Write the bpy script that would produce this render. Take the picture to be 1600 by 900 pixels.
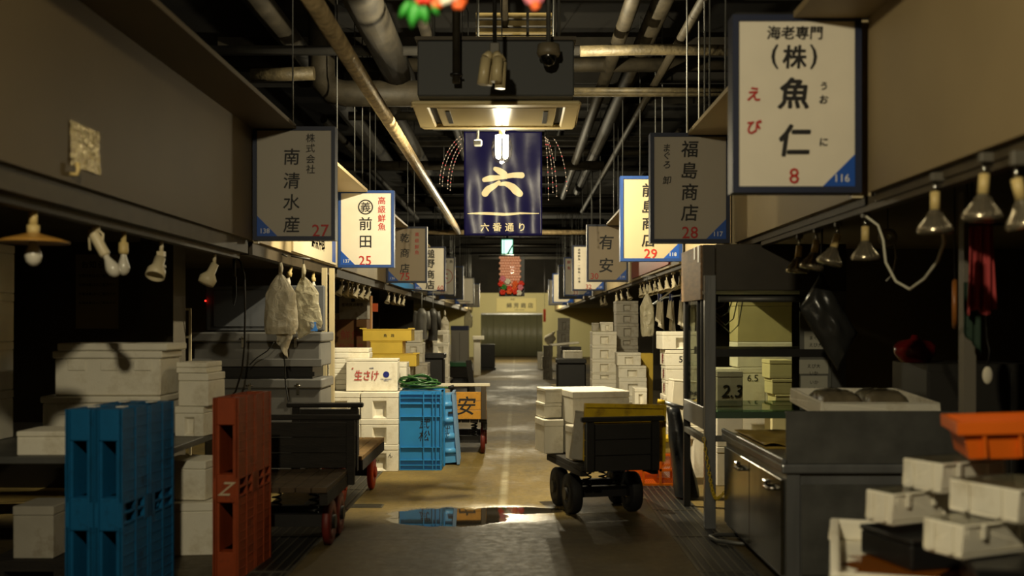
import bpy, bmesh, math, random
from mathutils import Vector, Matrix, noise
random.seed(7)
for o in list(bpy.data.objects): bpy.data.objects.remove(o)
sc = bpy.context.scene
COL = sc.collection
PI = math.pi

# ------------------------------------------------------------------ camera, world, lamps, exposure
EYE, F, VX, VY = 1.45, 1600.0, 808.0, 507.0
cam = bpy.data.cameras.new('camera'); cam.sensor_width = 36; cam.lens = 36 * F / 1600
cam.shift_x = -(VX - 800) / 1600; cam.shift_y = (VY - 450) / 1600
cam.clip_start = .05; cam.clip_end = 200
cam.dof.use_dof = True; cam.dof.focus_distance = 10.6; cam.dof.aperture_fstop = 1.5
camo = bpy.data.objects.new('camera', cam); camo.location = (0, 0, EYE); camo.rotation_euler = (PI / 2, 0, 0)
COL.objects.link(camo); sc.camera = camo
w = bpy.data.worlds.new('world'); sc.world = w; w.use_nodes = True
w.node_tree.nodes['Background'].inputs[0].default_value = (.55, .5, .4, 1)
w.node_tree.nodes['Background'].inputs[1].default_value = .02
LAMP_W = 350.0
LAMP_COL = (1.0, .87, .58)
FLOOD = ((-.03, 8.703, 3.44), 1.6)   # flood lamp screwed to the back of the bulkhead box
LAMPS_Y = [(-.6, 1.0, .95, 3.4), (-.13, 8.72, .08, 2.94), (-.13, 17.4, .5, 3.16), (-.13, 28.2, .5, 2.94), (-.13, 40.2, 1.5, 2.94)]
sc.view_settings.view_transform = 'Standard'; sc.view_settings.look = 'None'
sc.view_settings.gamma = 1; sc.view_settings.use_curve_mapping = False
sc.view_settings.exposure = 0.0
cy = sc.cycles
cy.max_bounces = 7; cy.diffuse_bounces = 3; cy.glossy_bounces = 3; cy.transmission_bounces = 4; cy.transparent_max_bounces = 8
cy.caustics_reflective = False; cy.caustics_refractive = False; cy.sample_clamp_indirect = 4

def X(px, d): return (px - VX) * d / F
def Z(py, d): return EYE - (py - VY) * d / F
def D(py, z=0): return (EYE - z) * F / (py - VY)

# ------------------------------------------------------------------ materials
def lin(c):
    c = c / 255.0
    return c / 12.92 if c <= .04045 else ((c + .055) / 1.055) ** 2.4
def rgb(c): return (lin(c[0]), lin(c[1]), lin(c[2]), 1)
MATS = {}
def M(name, col=(128, 128, 128), rough=.6, metal=0, var=0, vs=6, bump=0, bs=60, emit=0, alpha=1, trans=0, spec=.5, dirt=None, ds=3, stretch=None):
    if name in MATS: return MATS[name]
    m = bpy.data.materials.new(name); m.use_nodes = True; MATS[name] = m
    nt = m.node_tree; b = nt.nodes['Principled BSDF']; L = nt.links.new
    b.inputs['Base Color'].default_value = rgb(col); b.inputs['Roughness'].default_value = rough
    b.inputs['Metallic'].default_value = metal; b.inputs['Alpha'].default_value = alpha
    b.inputs['Transmission Weight'].default_value = trans; b.inputs['Specular IOR Level'].default_value = spec
    if emit:
        b.inputs['Emission Color'].default_value = rgb(col); b.inputs['Emission Strength'].default_value = emit
    if var or bump or dirt:
        tc = nt.nodes.new('ShaderNodeTexCoord'); mp = nt.nodes.new('ShaderNodeMapping'); L(tc.outputs['Object'], mp.inputs[0])
        if stretch: mp.inputs['Scale'].default_value = stretch
        out = None
        if var:
            n = nt.nodes.new('ShaderNodeTexNoise'); n.inputs['Scale'].default_value = vs; n.inputs['Detail'].default_value = 5
            L(mp.outputs[0], n.inputs['Vector'])
            r = nt.nodes.new('ShaderNodeMapRange'); L(n.outputs['Fac'], r.inputs[0])
            r.inputs[1].default_value = .3; r.inputs[2].default_value = .7
            r.inputs[3].default_value = 1 - var; r.inputs[4].default_value = 1 + var * .4
            mx = nt.nodes.new('ShaderNodeMix'); mx.data_type = 'RGBA'; mx.blend_type = 'MULTIPLY'; mx.inputs[0].default_value = 1
            mx.inputs[6].default_value = rgb(col); L(r.outputs[0], mx.inputs[7]); out = mx.outputs[2]
        if dirt:
            n = nt.nodes.new('ShaderNodeTexNoise'); n.inputs['Scale'].default_value = ds; n.inputs['Detail'].default_value = 8; n.inputs['Roughness'].default_value = .7
            L(mp.outputs[0], n.inputs['Vector'])
            r = nt.nodes.new('ShaderNodeMapRange'); L(n.outputs['Fac'], r.inputs[0]); r.inputs[1].default_value = .52; r.inputs[2].default_value = .7
            mx = nt.nodes.new('ShaderNodeMix'); mx.data_type = 'RGBA'; L(r.outputs[0], mx.inputs[0])
            if out: L(out, mx.inputs[6])
            else: mx.inputs[6].default_value = rgb(col)
            mx.inputs[7].default_value = rgb(dirt); out = mx.outputs[2]
        if out: L(out, b.inputs['Base Color'])
        if bump:
            n = nt.nodes.new('ShaderNodeTexNoise'); n.inputs['Scale'].default_value = bs; n.inputs['Detail'].default_value = 3
            L(mp.outputs[0], n.inputs['Vector'])
            bp = nt.nodes.new('ShaderNodeBump'); bp.inputs['Strength'].default_value = bump; bp.inputs['Distance'].default_value = .01
            L(n.outputs['Fac'], bp.inputs['Height']); L(bp.outputs[0], b.inputs['Normal'])
    return m

def floor_material():
    m = bpy.data.materials.new('wet_concrete'); m.use_nodes = True
    nt = m.node_tree; b = nt.nodes['Principled BSDF']; L = nt.links.new; N = nt.nodes.new
    tc = N('ShaderNodeTexCoord')
    def noi(s, det=5, r=.55, scale=None):
        n = N('ShaderNodeTexNoise'); n.inputs['Scale'].default_value = s; n.inputs['Detail'].default_value = det; n.inputs['Roughness'].default_value = r
        if scale:
            mp = N('ShaderNodeMapping'); mp.inputs['Scale'].default_value = scale; L(tc.outputs['Object'], mp.inputs[0]); L(mp.outputs[0], n.inputs['Vector'])
        else: L(tc.outputs['Object'], n.inputs['Vector'])
        return n.outputs['Fac']
    def mr(i, a, c, d=0., e=1.):
        r = N('ShaderNodeMapRange'); L(i, r.inputs[0])
        for k, v in zip((1, 2, 3, 4), (a, c, d, e)): r.inputs[k].default_value = v
        return r.outputs[0]
    def mth(op, a, c=None):
        n = N('ShaderNodeMath'); n.operation = op
        for k, v in ((0, a), (1, c)):
            if v is None: continue
            if isinstance(v, (int, float)): n.inputs[k].default_value = v
            else: L(v, n.inputs[k])
        return n.outputs[0]
    def mix(f, a, c, mode='MIX'):
        n = N('ShaderNodeMix'); n.data_type = 'RGBA'; n.blend_type = mode
        if isinstance(f, (int, float)): n.inputs[0].default_value = f
        else: L(f, n.inputs[0])
        for k, v in ((6, a), (7, c)):
            if isinstance(v, tuple): n.inputs[k].default_value = v
            else: L(v, n.inputs[k])
        return n.outputs[2]
    sp = N('ShaderNodeSeparateXYZ'); L(tc.outputs['Object'], sp.inputs[0])
    x, y = sp.outputs[0], sp.outputs[1]
    base = mix(mr(noi(.9, 6, .6), .35, .65), rgb((126, 104, 48)), rgb((152, 129, 66)))
    base = mix(mr(noi(22, 5, .7), .3, .75, 0, .55), base, rgb((84, 76, 56)))
    base = mix(mr(noi(2.2, 7, .7, (1, .35, 1)), .55, .72, 0, .7), base, rgb((78, 68, 46)))
    # ring stains and specks
    base = mix(mr(noi(60, 2, .5), .68, .74, 0, .5), base, rgb((190, 180, 150)))
    # worn centre line
    cl = mth('SUBTRACT', 1.0, mr(mth('ABSOLUTE', mth('ADD', x, .115)), .015, .045))
    cl = mth('MULTIPLY', cl, mr(noi(3.5, 5, .7), .35, .6, .1, .75))
    base = mix(cl, base, rgb((188, 178, 146)))
    # saw-cut joints across the aisle every 5 m
    jt = mth('ABSOLUTE', mth('SUBTRACT', mth('FRACT', mth('MULTIPLY', mth('ADD', y, .6), .2)), .5))
    jm = mr(jt, .001, .002, .8, 0)
    base = mix(jm, base, rgb((40, 36, 28)))
    # peeled white paint patch
    def ell(cx, cyy, rx, ry, rag, ns):
        a = mth('POWER', mth('DIVIDE', mth('SUBTRACT', x, cx), rx), 2.0); c = mth('POWER', mth('DIVIDE', mth('SUBTRACT', y, cyy), ry), 2.0)
        return mth('ADD', mth('ADD', a, c), mth('MULTIPLY', mth('SUBTRACT', noi(ns, 5, .65), .5), rag))
    pp = mr(ell(-.25, 6.63, .12, .07, 3.2, 13), .85, 1.0, 1, 0)
    base = mix(pp, base, rgb((205, 198, 180)))
    # puddle and damp ground; near floor's shade painted into the colour
    pud = mr(ell(-.52, 7.72, .5, .4, 1.7, 3.4), .8, 1.0, 1, 0)
    pud2 = mr(ell(.0, 7.98, .38, .17, 1.3, 4), .7, 1.0, 1, 0)
    pud = mth('MAXIMUM', pud, pud2)
    damp = mth('MAXIMUM', mr(ell(-.4, 7.75, .95, .62, 1.6, 3), .7, 1.1, 1, 0), mr(noi(.55, 5, .6, (1, .6, 1)), .5, .62))
    front = mr(mth('ADD', y, mth('MULTIPLY', noi(1.6, 5, .6), 1.2)), 8.1, 8.7, 1, 0)
    damp = mth('MAXIMUM', damp, mth('MULTIPLY', front, .85))
    base = mix(mr(y, 11, 17, 0, .6), base, rgb((62, 56, 44)))  # floor tone gets darker down the aisle
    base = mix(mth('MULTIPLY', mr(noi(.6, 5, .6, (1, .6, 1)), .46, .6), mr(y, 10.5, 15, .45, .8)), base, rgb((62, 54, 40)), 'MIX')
    base = mix(mth('MULTIPLY', mth('MULTIPLY', front, mr(noi(1.1, 6, .65), .3, .6, .72, 1.0)), .86), base, rgb((52, 46, 34)), 'MIX')  # near floor darkened: the bulkhead's shade is put into the colour
    base = mix(pud, base, rgb((42, 36, 26)))
    L(base, b.inputs['Base Color'])
    ro = mth('SUBTRACT', mr(noi(14, 6, .7), .3, .7, .6, .8), mth('MULTIPLY', damp, .2))
    ro = mth('MULTIPLY', ro, mth('SUBTRACT', 1.0, mth('MULTIPLY', mr(ell(-.2, 7.85, .85, .4, 1.3, 4), .5, 1.1, 1, 0), .6)))
    ro = mth('ADD', mth('MULTIPLY', ro, mth('SUBTRACT', 1.0, pud)), mth('MULTIPLY', pud, .03))
    L(ro, b.inputs['Roughness']); b.inputs['Specular IOR Level'].default_value = .4
    bp = N('ShaderNodeBump'); bp.inputs['Distance'].default_value = .006
    L(mth('MULTIPLY', mth('SUBTRACT', 1.0, pud), .35), bp.inputs['Strength'])
    L(mth('ADD', noi(45, 5, .7), mth('MULTIPLY', noi(4, 3), .8)), bp.inputs['Height']); L(bp.outputs[0], b.inputs['Normal'])
    return m

SHADEB = M('shaded_beige_panel', (90, 76, 51), .6, var=.12, vs=1.5)  # beige panel darkened, shade on the near left header is in the colour
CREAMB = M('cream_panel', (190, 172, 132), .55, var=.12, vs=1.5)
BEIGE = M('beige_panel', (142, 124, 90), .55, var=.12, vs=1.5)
DARKBEAM = M('dark_beam', (70, 60, 42), .6, var=.3)
INTERIOR = M('stall_interior', (74, 68, 56), .8, var=.3, vs=1.2)
CEIL = M('black_ceiling', (34, 31, 25), .9, var=.4, vs=2)
DUCT = M('galvanised_pipe', (46, 41, 31), .6, .05, spec=.25, var=.45, vs=7, bump=.25, bs=25)
LAG = M('foil_lagged_pipe', (160, 140, 104), .42, .25, var=.55, vs=14, bump=1, bs=34)
LAG2 = M('dark_lagged_pipe', (76, 67, 46), .6, .1, var=.5, vs=12, bump=.6, bs=28)  # darker version of the lagged pipe
DPIPE = M('dull_pipe', (40, 36, 28), .7, 0, spec=.2, var=.5, vs=6)
FOAM = M('white_foam', (238, 232, 214), .65, var=.12, vs=4, bump=.25, bs=160, dirt=(204, 194, 170), ds=4)
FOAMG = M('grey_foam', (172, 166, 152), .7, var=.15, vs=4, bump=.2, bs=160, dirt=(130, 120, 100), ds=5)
YFOAM = M('yellow_box_board', (222, 188, 66), .55, var=.12, vs=5)
INK = M('black_ink', (16, 14, 13), .6)
RED = M('red_ink', (176, 28, 20), .55)
FRAMEB = M('blue_sign_frame', (26, 64, 128), .45)
CORNER = M('blue_sign_corner', (20, 78, 170), .45)
FACE = M('white_sign_acrylic', (226, 218, 200), .42, var=.04)
NUMW = M('white_sign_number', (225, 225, 220), .5)
STEEL = M('brushed_steel', (158, 160, 162), .3, .65, var=.3, vs=5, bump=.12, bs=40, stretch=(1, 1, .15))
STEELD = M('dull_steel', (112, 112, 108), .5, .55, var=.3, vs=6)
BLACK = M('black_paint', (22, 20, 18), .5, var=.3)
RUBBER = M('black_rubber', (18, 17, 16), .75)
WOOD = M('worn_wood', (128, 98, 50), .75, var=.5, vs=5, bump=.5, bs=30, stretch=(1, 6, 6))
DECKW = M('dark_deck_wood', (74, 58, 36), .75, var=.5, vs=5, bump=.5, bs=30, stretch=(1, 6, 6))
DWOOD = M('dark_wood', (32, 27, 20), .8, var=.5, vs=5, bump=.5, bs=30, stretch=(1, 6, 6))  # near-black wood tone
YPAINT = M('yellow_paint', (214, 178, 24), .5, var=.25, vs=8, dirt=(120, 92, 20), ds=6)
YBOARD = M('worn_yellow_board', (196, 140, 40), .6, var=.35, vs=7, dirt=(110, 72, 24), ds=7)
BLUEP = M('blue_plastic', (40, 128, 190), .42, var=.1)
PALB = M('blue_pallet_plastic', (10, 92, 140), .5, var=.25, vs=6, dirt=(10, 50, 80), ds=6)
RUST = M('rust_pallet_plastic', (150, 62, 20), .55, var=.3, vs=6, dirt=(90, 36, 14), ds=6)
ORANGE = M('orange_plastic', (226, 104, 18), .4, var=.1)
GREYT = M('grey_tub_plastic', (108, 107, 104), .5, var=.12)
CREAM = M('cream_plastic', (214, 200, 164), .45, var=.06)
CLOTHW = M('white_cloth', (214, 206, 184), .8, var=.1)
GREENH = M('green_hose', (40, 82, 34), .35)
BULBG = M('frosted_bulb', (206, 200, 184), .25)
CHROME = M('chrome', (200, 198, 190), .15, 1)
PARCH = M('parchment_socket', (206, 182, 120), .5)
def glass(name, col, f=.12, rough=.03):
    m = bpy.data.materials.new(name); m.use_nodes = True; nt = m.node_tree
    o = nt.nodes['Material Output']; t = nt.nodes.new('ShaderNodeBsdfTransparent'); g = nt.nodes.new('ShaderNodeBsdfGlossy')
    t.inputs[0].default_value = col; g.inputs[1].default_value = rough
    mx = nt.nodes.new('ShaderNodeMixShader'); mx.inputs[0].default_value = f
    lw = nt.nodes.new('ShaderNodeLayerWeight'); lw.inputs[0].default_value = .18
    pw = nt.nodes.new('ShaderNodeMath'); pw.operation = 'POWER'; pw.inputs[1].default_value = 1.6; nt.links.new(lw.outputs['Facing'], pw.inputs[0])
    ad = nt.nodes.new('ShaderNodeMath'); ad.operation = 'ADD'; ad.inputs[1].default_value = .04; nt.links.new(pw.outputs[0], ad.inputs[0]); nt.links.new(ad.outputs[0], mx.inputs[0])
    nt.links.new(t.outputs[0], mx.inputs[1]); nt.links.new(g.outputs[0], mx.inputs[2]); nt.links.new(mx.outputs[0], o.inputs[0])
    return m
GLASS = glass('clear_glass', (.74, .77, .68, 1))
GLOBE = glass('clear_globe', (.96, .97, .95, 1))
GLASSG = glass('green_edge_glass', (.35, .5, .4, 1))
FILM = glass('clear_plastic_film', (.75, .75, .72, 1), rough=.12)
def translucent(name, col, tr=.5, rough=.4, tl=.4, crumple=0):
    m = bpy.data.materials.new(name); m.use_nodes = True; nt = m.node_tree; L = nt.links.new
    o = nt.nodes['Material Output']; b = nt.nodes['Principled BSDF']; b.inputs['Base Color'].default_value = rgb(col); b.inputs['Roughness'].default_value = rough
    if crumple:
        tc = nt.nodes.new('ShaderNodeTexCoord'); vo = nt.nodes.new('ShaderNodeTexVoronoi'); vo.inputs['Scale'].default_value = 13
        nz = nt.nodes.new('ShaderNodeTexNoise'); nz.inputs['Scale'].default_value = 9; nz.inputs['Detail'].default_value = 4; nz.inputs['Distortion'].default_value = 1.5
        ad = nt.nodes.new('ShaderNodeMath'); ad.operation = 'ADD'; L(tc.outputs['Object'], vo.inputs['Vector']); L(tc.outputs['Object'], nz.inputs['Vector'])
        L(vo.outputs['Distance'], ad.inputs[0]); L(nz.outputs['Fac'], ad.inputs[1])
        bp = nt.nodes.new('ShaderNodeBump'); bp.inputs['Strength'].default_value = 1; bp.inputs['Distance'].default_value = crumple; L(ad.outputs[0], bp.inputs['Height']); L(bp.outputs[0], b.inputs['Normal'])
    t = nt.nodes.new('ShaderNodeBsdfTransparent'); l = nt.nodes.new('ShaderNodeBsdfTranslucent'); l.inputs[0].default_value = rgb(col)
    m1 = nt.nodes.new('ShaderNodeMixShader'); m1.inputs[0].default_value = tl; L(b.outputs[0], m1.inputs[1]); L(l.outputs[0], m1.inputs[2])
    m2 = nt.nodes.new('ShaderNodeMixShader'); m2.inputs[0].default_value = tr; L(m1.outputs[0], m2.inputs[1]); L(t.outputs[0], m2.inputs[2]); L(m2.outputs[0], o.inputs[0])
    return m
BAG = translucent('thin_white_bag', (216, 208, 186), .04, .38, .25, .02)
CLEARBAG = translucent('clear_bag', (206, 198, 170), .3, .25, .3, .025)
ORMESH = translucent('thin_orange_plastic', (255, 158, 40), .0, .4, .55)
STRIP = translucent('strip_curtain_vinyl', (112, 112, 86), .1, .5, .15)

# ------------------------------------------------------------------ mesh helpers
class MB:
    def __init__(s): s.v = []; s.f = []; s.m = Matrix.Identity(4); s.sm = []
    def add(s, vs, fs, smooth=False):
        o = len(s.v); s.v += [tuple(s.m @ Vector(p)) for p in vs]; s.f += [tuple(i + o for i in f) for f in fs]; s.sm += [smooth] * len(fs); return s
    def box(s, x0, x1, y0, y1, z0, z1):
        vs = [(x, y, z) for z in (z0, z1) for y in (y0, y1) for x in (x0, x1)]
        return s.add(vs, [(0, 2, 3, 1), (4, 5, 7, 6), (0, 1, 5, 4), (2, 6, 7, 3), (0, 4, 6, 2), (1, 3, 7, 5)])
    def cyl(s, p0, p1, r, n=12, r1=None, cap=True):
        p0, p1 = Vector(p0), Vector(p1); ax = (p1 - p0).normalized(); r1 = r if r1 is None else r1
        u = ax.orthogonal().normalized(); w_ = ax.cross(u)
        vs = [p0 + (u * math.cos(2 * PI * i / n) + w_ * math.sin(2 * PI * i / n)) * r for i in range(n)] + \
             [p1 + (u * math.cos(2 * PI * i / n) + w_ * math.sin(2 * PI * i / n)) * r1 for i in range(n)]
        s.add(vs, [(i, (i + 1) % n, n + (i + 1) % n, n + i) for i in range(n)], True)
        if cap: s.add(vs, [tuple(range(n))[::-1], tuple(range(n, 2 * n))])
        return s
    def tube(s, pts, r, n=8, closed=False):
        pts = [Vector(p) for p in pts]; k = len(pts); vs = []; u = None
        for i, p in enumerate(pts):
            a = pts[(i + 1) % k] if closed or i < k - 1 else pts[i]; b = pts[i - 1] if closed or i > 0 else pts[i]
            t = (a - b).normalized()
            u = (t.orthogonal() if u is None else (u - t * u.dot(t))).normalized(); q = t.cross(u)
            rr = r[i] if isinstance(r, (list, tuple)) else r
            vs += [p + (u * math.cos(2 * PI * j / n) + q * math.sin(2 * PI * j / n)) * rr for j in range(n)]
        fs = []
        for i in range(k if closed else k - 1):
            i2 = (i + 1) % k
            fs += [(i * n + j, i * n + (j + 1) % n, i2 * n + (j + 1) % n, i2 * n + j) for j in range(n)]
        s.add(vs, fs, True)
        if not closed: s.add(vs[:n], [tuple(range(n))[::-1]]); s.add(vs[-n:], [tuple(range(n))])
        return s
    def lathe(s, prof, n=20, c=(0, 0, 0)):   # prof: (r, z)
        vs = [(c[0] + r * math.cos(2 * PI * i / n), c[1] + r * math.sin(2 * PI * i / n), c[2] + z) for r, z in prof for i in range(n)]
        fs = [(k * n + i, k * n + (i + 1) % n, (k + 1) * n + (i + 1) % n, (k + 1) * n + i) for k in range(len(prof) - 1) for i in range(n)]
        return s.add(vs, fs, True)
    def prism(s, poly, y0, y1):              # polygon in xz, extruded along y
        n = len(poly); vs = [(x, y0, z) for x, z in poly] + [(x, y1, z) for x, z in poly]
        return s.add(vs, [tuple(range(n)), tuple(range(2 * n - 1, n - 1, -1))] + [(i, n + i, n + (i + 1) % n, (i + 1) % n) for i in range(n)])
    def sphere(s, c, r, n=10, sx=1, sy=1, sz=1):
        prof = [(r * math.sin(PI * k / n) + 1e-5, -r * math.cos(PI * k / n)) for k in range(n + 1)]
        o = len(s.v); s.lathe(prof, n + 2)
        for i in range(o, len(s.v)):
            p = s.v[i]; s.v[i] = (c[0] + p[0] * sx, c[1] + p[1] * sy, c[2] + p[2] * sz)
        return s
    def mesh(s, name, mat):
        me = bpy.data.meshes.new(name); me.from_pydata(s.v, [], s.f); me.update()
        me.materials.append(mat)
        me.polygons.foreach_set('use_smooth', s.sm)
        return me
def fix(me):
    bm = bmesh.new(); bm.from_mesh(me); bmesh.ops.remove_doubles(bm, verts=bm.verts, dist=1e-5); bmesh.ops.recalc_face_normals(bm, faces=bm.faces); bm.to_mesh(me); bm.free()
def obj(name, mb, mat, parent=None, label=None, bevel=0, seg=1, fixn=True, solid=0):
    me = mb if isinstance(mb, bpy.types.Mesh) else mb.mesh(name, mat)
    if not isinstance(mb, bpy.types.Mesh) and fixn: fix(me)
    o = bpy.data.objects.new(name, me); COL.objects.link(o)
    if parent is not None: o.parent = parent
    if label: o['label'] = label
    if solid:
        md = o.modifiers.new('thickness', 'SOLIDIFY'); md.thickness = solid; md.offset = 0
    if bevel:
        md = o.modifiers.new('edge', 'BEVEL'); md.width = bevel; md.segments = seg; md.limit_method = 'ANGLE'
    return o
def thing(name, label, cat, loc=(0, 0, 0), rz=0, group=None):
    o = bpy.data.objects.new(name, None); COL.objects.link(o); o.empty_display_size = .1
    o.location = loc; o.rotation_euler = (0, 0, rz); o['label'] = label; o['category'] = cat
    if group: o['group'] = group
    return o
def tag(o, label, cat, group=None, kind=None):
    o['label'] = label; o['category'] = cat
    if group: o['group'] = group
    if kind: o['kind'] = kind
    return o
def struct(name, mb, mat, bevel=0):
    o = obj(name, mb, mat, bevel=bevel); o['kind'] = 'structure'; return o
def at(o, loc, rz=None):
    o.location = loc
    if rz is not None: o.rotation_euler = (0, 0, rz)
    return o
ORD = ['bottom', 'second', 'third', 'fourth', 'fifth', 'sixth', 'seventh', 'eighth', 'ninth', 'tenth', 'eleventh', 'twelfth']

# lettering: glyph outlines become flat meshes standing in the xz plane, reading from -y
GL = {}
def glyph(s, off=.012):
    k = (s, off)
    if k not in GL:
        cu = bpy.data.curves.new('lettering', 'FONT'); cu.body = s; cu.size = 1; cu.resolution_u = 2; cu.offset = off
        o = bpy.data.objects.new('lettering', cu); me = bpy.data.meshes.new_from_object(o)
        vs = [tuple(v.co) for v in me.vertices]; fs = [tuple(p.vertices) for p in me.polygons]
        bpy.data.objects.remove(o); bpy.data.meshes.remove(me); bpy.data.curves.remove(cu)
        xs = [v[0] for v in vs]; ys = [v[1] for v in vs]
        cx = (min(xs) + max(xs)) / 2; cyy = (min(ys) + max(ys)) / 2
        GL[k] = ([(v[0] - cx, v[1] - cyy) for v in vs], fs)
    return GL[k]
def write(mb, s, x, z, size, y=0, off=.012, shear=0, sx=1):
    vs, fs = glyph(s, 0 if off >= 0 else off); e = max(0, off) * .8
    for k, (dx, dz) in enumerate([(0, 0)] if e < .0025 else [(-e, 0), (e, 0), (0, e), (0, -e)] if e < .012 else [(-e, 0), (e, 0), (0, e), (0, -e), (-e * .7, -e * .7), (e * .7, -e * .7), (e * .7, e * .7), (-e * .7, e * .7)]):
        mb.add([((a * sx + b * shear + dx) * size + x, y - .0002 * k, (b + dz) * size + z) for a, b in vs], fs)
def ring(mb, x, z, r, t, y=0, n=28):
    vs = [(x + rr * math.cos(2 * PI * i / n), y, z + rr * math.sin(2 * PI * i / n)) for rr in (r - t, r) for i in range(n)]
    mb.add(vs, [(i, n + i, n + (i + 1) % n, (i + 1) % n) for i in range(n)])

# ------------------------------------------------------------------ the hall
END = 45.8
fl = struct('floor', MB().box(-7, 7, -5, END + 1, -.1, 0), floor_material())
struct('ceiling', MB().box(-7, 7, -5, END + 1, 5.2, 5.3), CEIL)
struct('wall_left', MB().box(-6.1, -6, -5, END, 0, 5.2), INTERIOR)
struct('wall_right', MB().box(6, 6.1, -5, END, 0, 5.2), INTERIOR)
struct('wall_back', MB().box(-6, 6, -5, -4.9, 0, 5.2), INTERIOR)
endw = MB()
EX0, EX1, EZ = -1.62, 1.14, 1.96
endw.box(-6, EX0, END, END + .15, 0, 2.86).box(EX1, 6, END, END + .15, 0, 2.86).box(EX0, EX1, END, END + .15, EZ, 2.86)
struct('wall_end_upper', MB().box(-6, 6, END - .05, END + .15, 2.861, 5.2), CEIL)
struct('wall_end', endw, M('end_wall_cream', (214, 206, 150), .6))
struct('wall_passage', MB().box(EX0 - .5, EX1 + .5, END + .9, END + 1, 0, 2.2), M('passage_dark', (50, 50, 40), .8))

LB = [-3.5, 7.65, 11.3, 15.47, 19.46, 22.44, 25.92, 32.3, 37.06, END]
RB = [-3.5, 4.89, 7.9, 10.2, 15.13, 19.12, 22.52, 25.5, 29.75, 33.6, END]
LX, RX, HB, HT = -1.98, 1.675, 2.08, 2.912
for side, B in (('left', LB), ('right', RB)):
    sg = -1 if side == 'left' else 1
    fx = LX if sg < 0 else RX; lx = -1.65 if sg < 0 else 1.318; lip = .1 if sg < 0 else .045
    for a, b in zip(B[:-1], B[1:]):
        m = MB(); y0, y1 = a + .13, b - .005
        m.box(*sorted((fx, fx + sg * .06)), y0, y1, HB, HT)
        m.box(*sorted((lx, fx + sg * .06)), y0, y1, HT, HT + .03)
        struct('wall_header_' + side, m, (SHADEB if sg < 0 else BEIGE) if a < 0 else CREAMB)  # near bays darker than the far ones, their shade is in the panel colour
        m = MB(); m.box(*sorted((fx + sg * .03, fx + sg * .12)), y0, y1, HB - lip, HB - .001)
        struct('trim_header_' + side, m, DARKBEAM)
    m = MB(); m.box(*sorted((fx + sg * .12, sg * 6)), -4, END, HB + .1, HB + .16)
    struct('ceiling_stalls_' + side, m, INTERIOR)
    m = MB(); m.box(*sorted((fx + sg * .061, sg * 6)), -4, END, HT + .0, HT + .05)
    struct('ceiling_canopy_' + side, m, CEIL)
for y in (-1.2, 9.1, 13.38, 18.28, 23, 30.6):
    struct('wall_partition_left', MB().box(-6, -3.1, y, y + .08, 0, HB + .1), INTERIOR)
for y in (-1.2, 4.3, 9.9, 17.9, 22.6, 30.1):
    struct('wall_partition_right', MB().box(3.0, 6, y, y + .08, 0, HB + .1), INTERIOR)
struct('pillar_left', MB().box(-2.98, -2.72, 8.1, 8.4, 0, HB + .1), INTERIOR)
struct('trim_post_left', MB().box(-1.895, -1.85, 9.93, 9.98, 0, 2.0), M('cream_post', (190, 176, 140), .5))
struct('trim_post_left.001', MB().box(-1.835, -1.79, 10.0, 10.05, 0, 2.0), M('cream_post'))

# ceiling clutter: pipes, ducts, hanging rods
def pipe(name, pts, r, mat, label=None, n=12, hang=None):
    o = obj(name, MB().tube(pts, r, n), mat)
    if label: tag(o, label, 'pipe')
    else: o['kind'] = 'structure'
    return o
pz = 3.17
pipe('ceiling_pipe', [(-1.085, 2.0, pz), (-1.085, 19.0, pz)], .055, LAG, 'long foil-lagged pipe running down the aisle toward the banner')
pipe('ceiling_pipe', [(-2.6, 19.1, pz), (3.0, 19.1, pz)], .048, LAG, 'foil-lagged cross pipe passing behind the banner foot')
pipe('ceiling_pipe', [(-1.28, 5.0, 4.15), (-1.28, 11.3, 4.15)], .16, DPIPE, 'fat dull duct above the long lagged pipe', 16)
pipe('ceiling_pipe', [(-2.1, 11.0, 5.1), (-2.1, 11.0, 4.2), (-2.08, 11, 4.05), (-1.98, 11, 3.96), (-1.85, 11.0, 3.93), (-.86, 11.0, 3.93)], .14, DUCT, 'grey elbow duct beside the dark bulkhead box', 18)
pipe('ceiling_pipe', [(-2.75, 10.6, 4.03), (-2.1, 10.6, 4.05)], .07, LAG2, 'short lagged pipe stub left of the elbow duct')
pipe('ceiling_pipe', [(-2.3, 14.0, 4.3), (.6, 14.0, 4.3)], .06, DUCT, 'thin grey cross pipe under the elbow duct')
pipe('ceiling_pipe', [(.58, 9.4, 3.96), (1.2, 9.42, 3.98), (2.6, 9.4, 3.96)], .05, LAG2, 'lagged cross pipe level with the top of the bulkhead box')
pipe('ceiling_pipe', [(.6, 10.8, 3.92), (2.2, 10.8, 3.92)], .03, LAG2, 'upper thin cross pipe right of the bulkhead box')
pipe('ceiling_pipe', [(.62, 11.2, 3.99), (2.55, 11.2, 3.99)], .05, LAG2, 'lower thick cross pipe right of the bulkhead box')
for x, z, r, y0, y1, lb in ((1.0, 4.25, .07, 6, 23, 'first long grey pipe right of the bulkhead'), (1.35, 4.45, .1, 6, 23, 'thick long grey pipe right of the bulkhead'),
                            (1.52, 4.1, .045, 6, 24, 'thin bright long pipe above the right canopies')):
    pipe('ceiling_pipe', [(x, y0, z), (x, y1, z)], r, DUCT, lb)
rr = random.Random(3)
for i in range(34):
    y = 9 + i * 1.05 + rr.uniform(-.3, .3); z = rr.uniform(4.1, 5.0)
    x0, x1 = rr.uniform(-4, -1), rr.uniform(.8, 4)
    m = MB()
    if i % 3: m.cyl((x0, y, z), (x1, y, z), rr.choice((.03, .05, .08)), 8)
    else: m.box(x0, x1, y, y + .12, z, z + .18)
    struct('ceiling_beam', m, (DPIPE, CEIL, DUCT)[i % 3])
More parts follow.
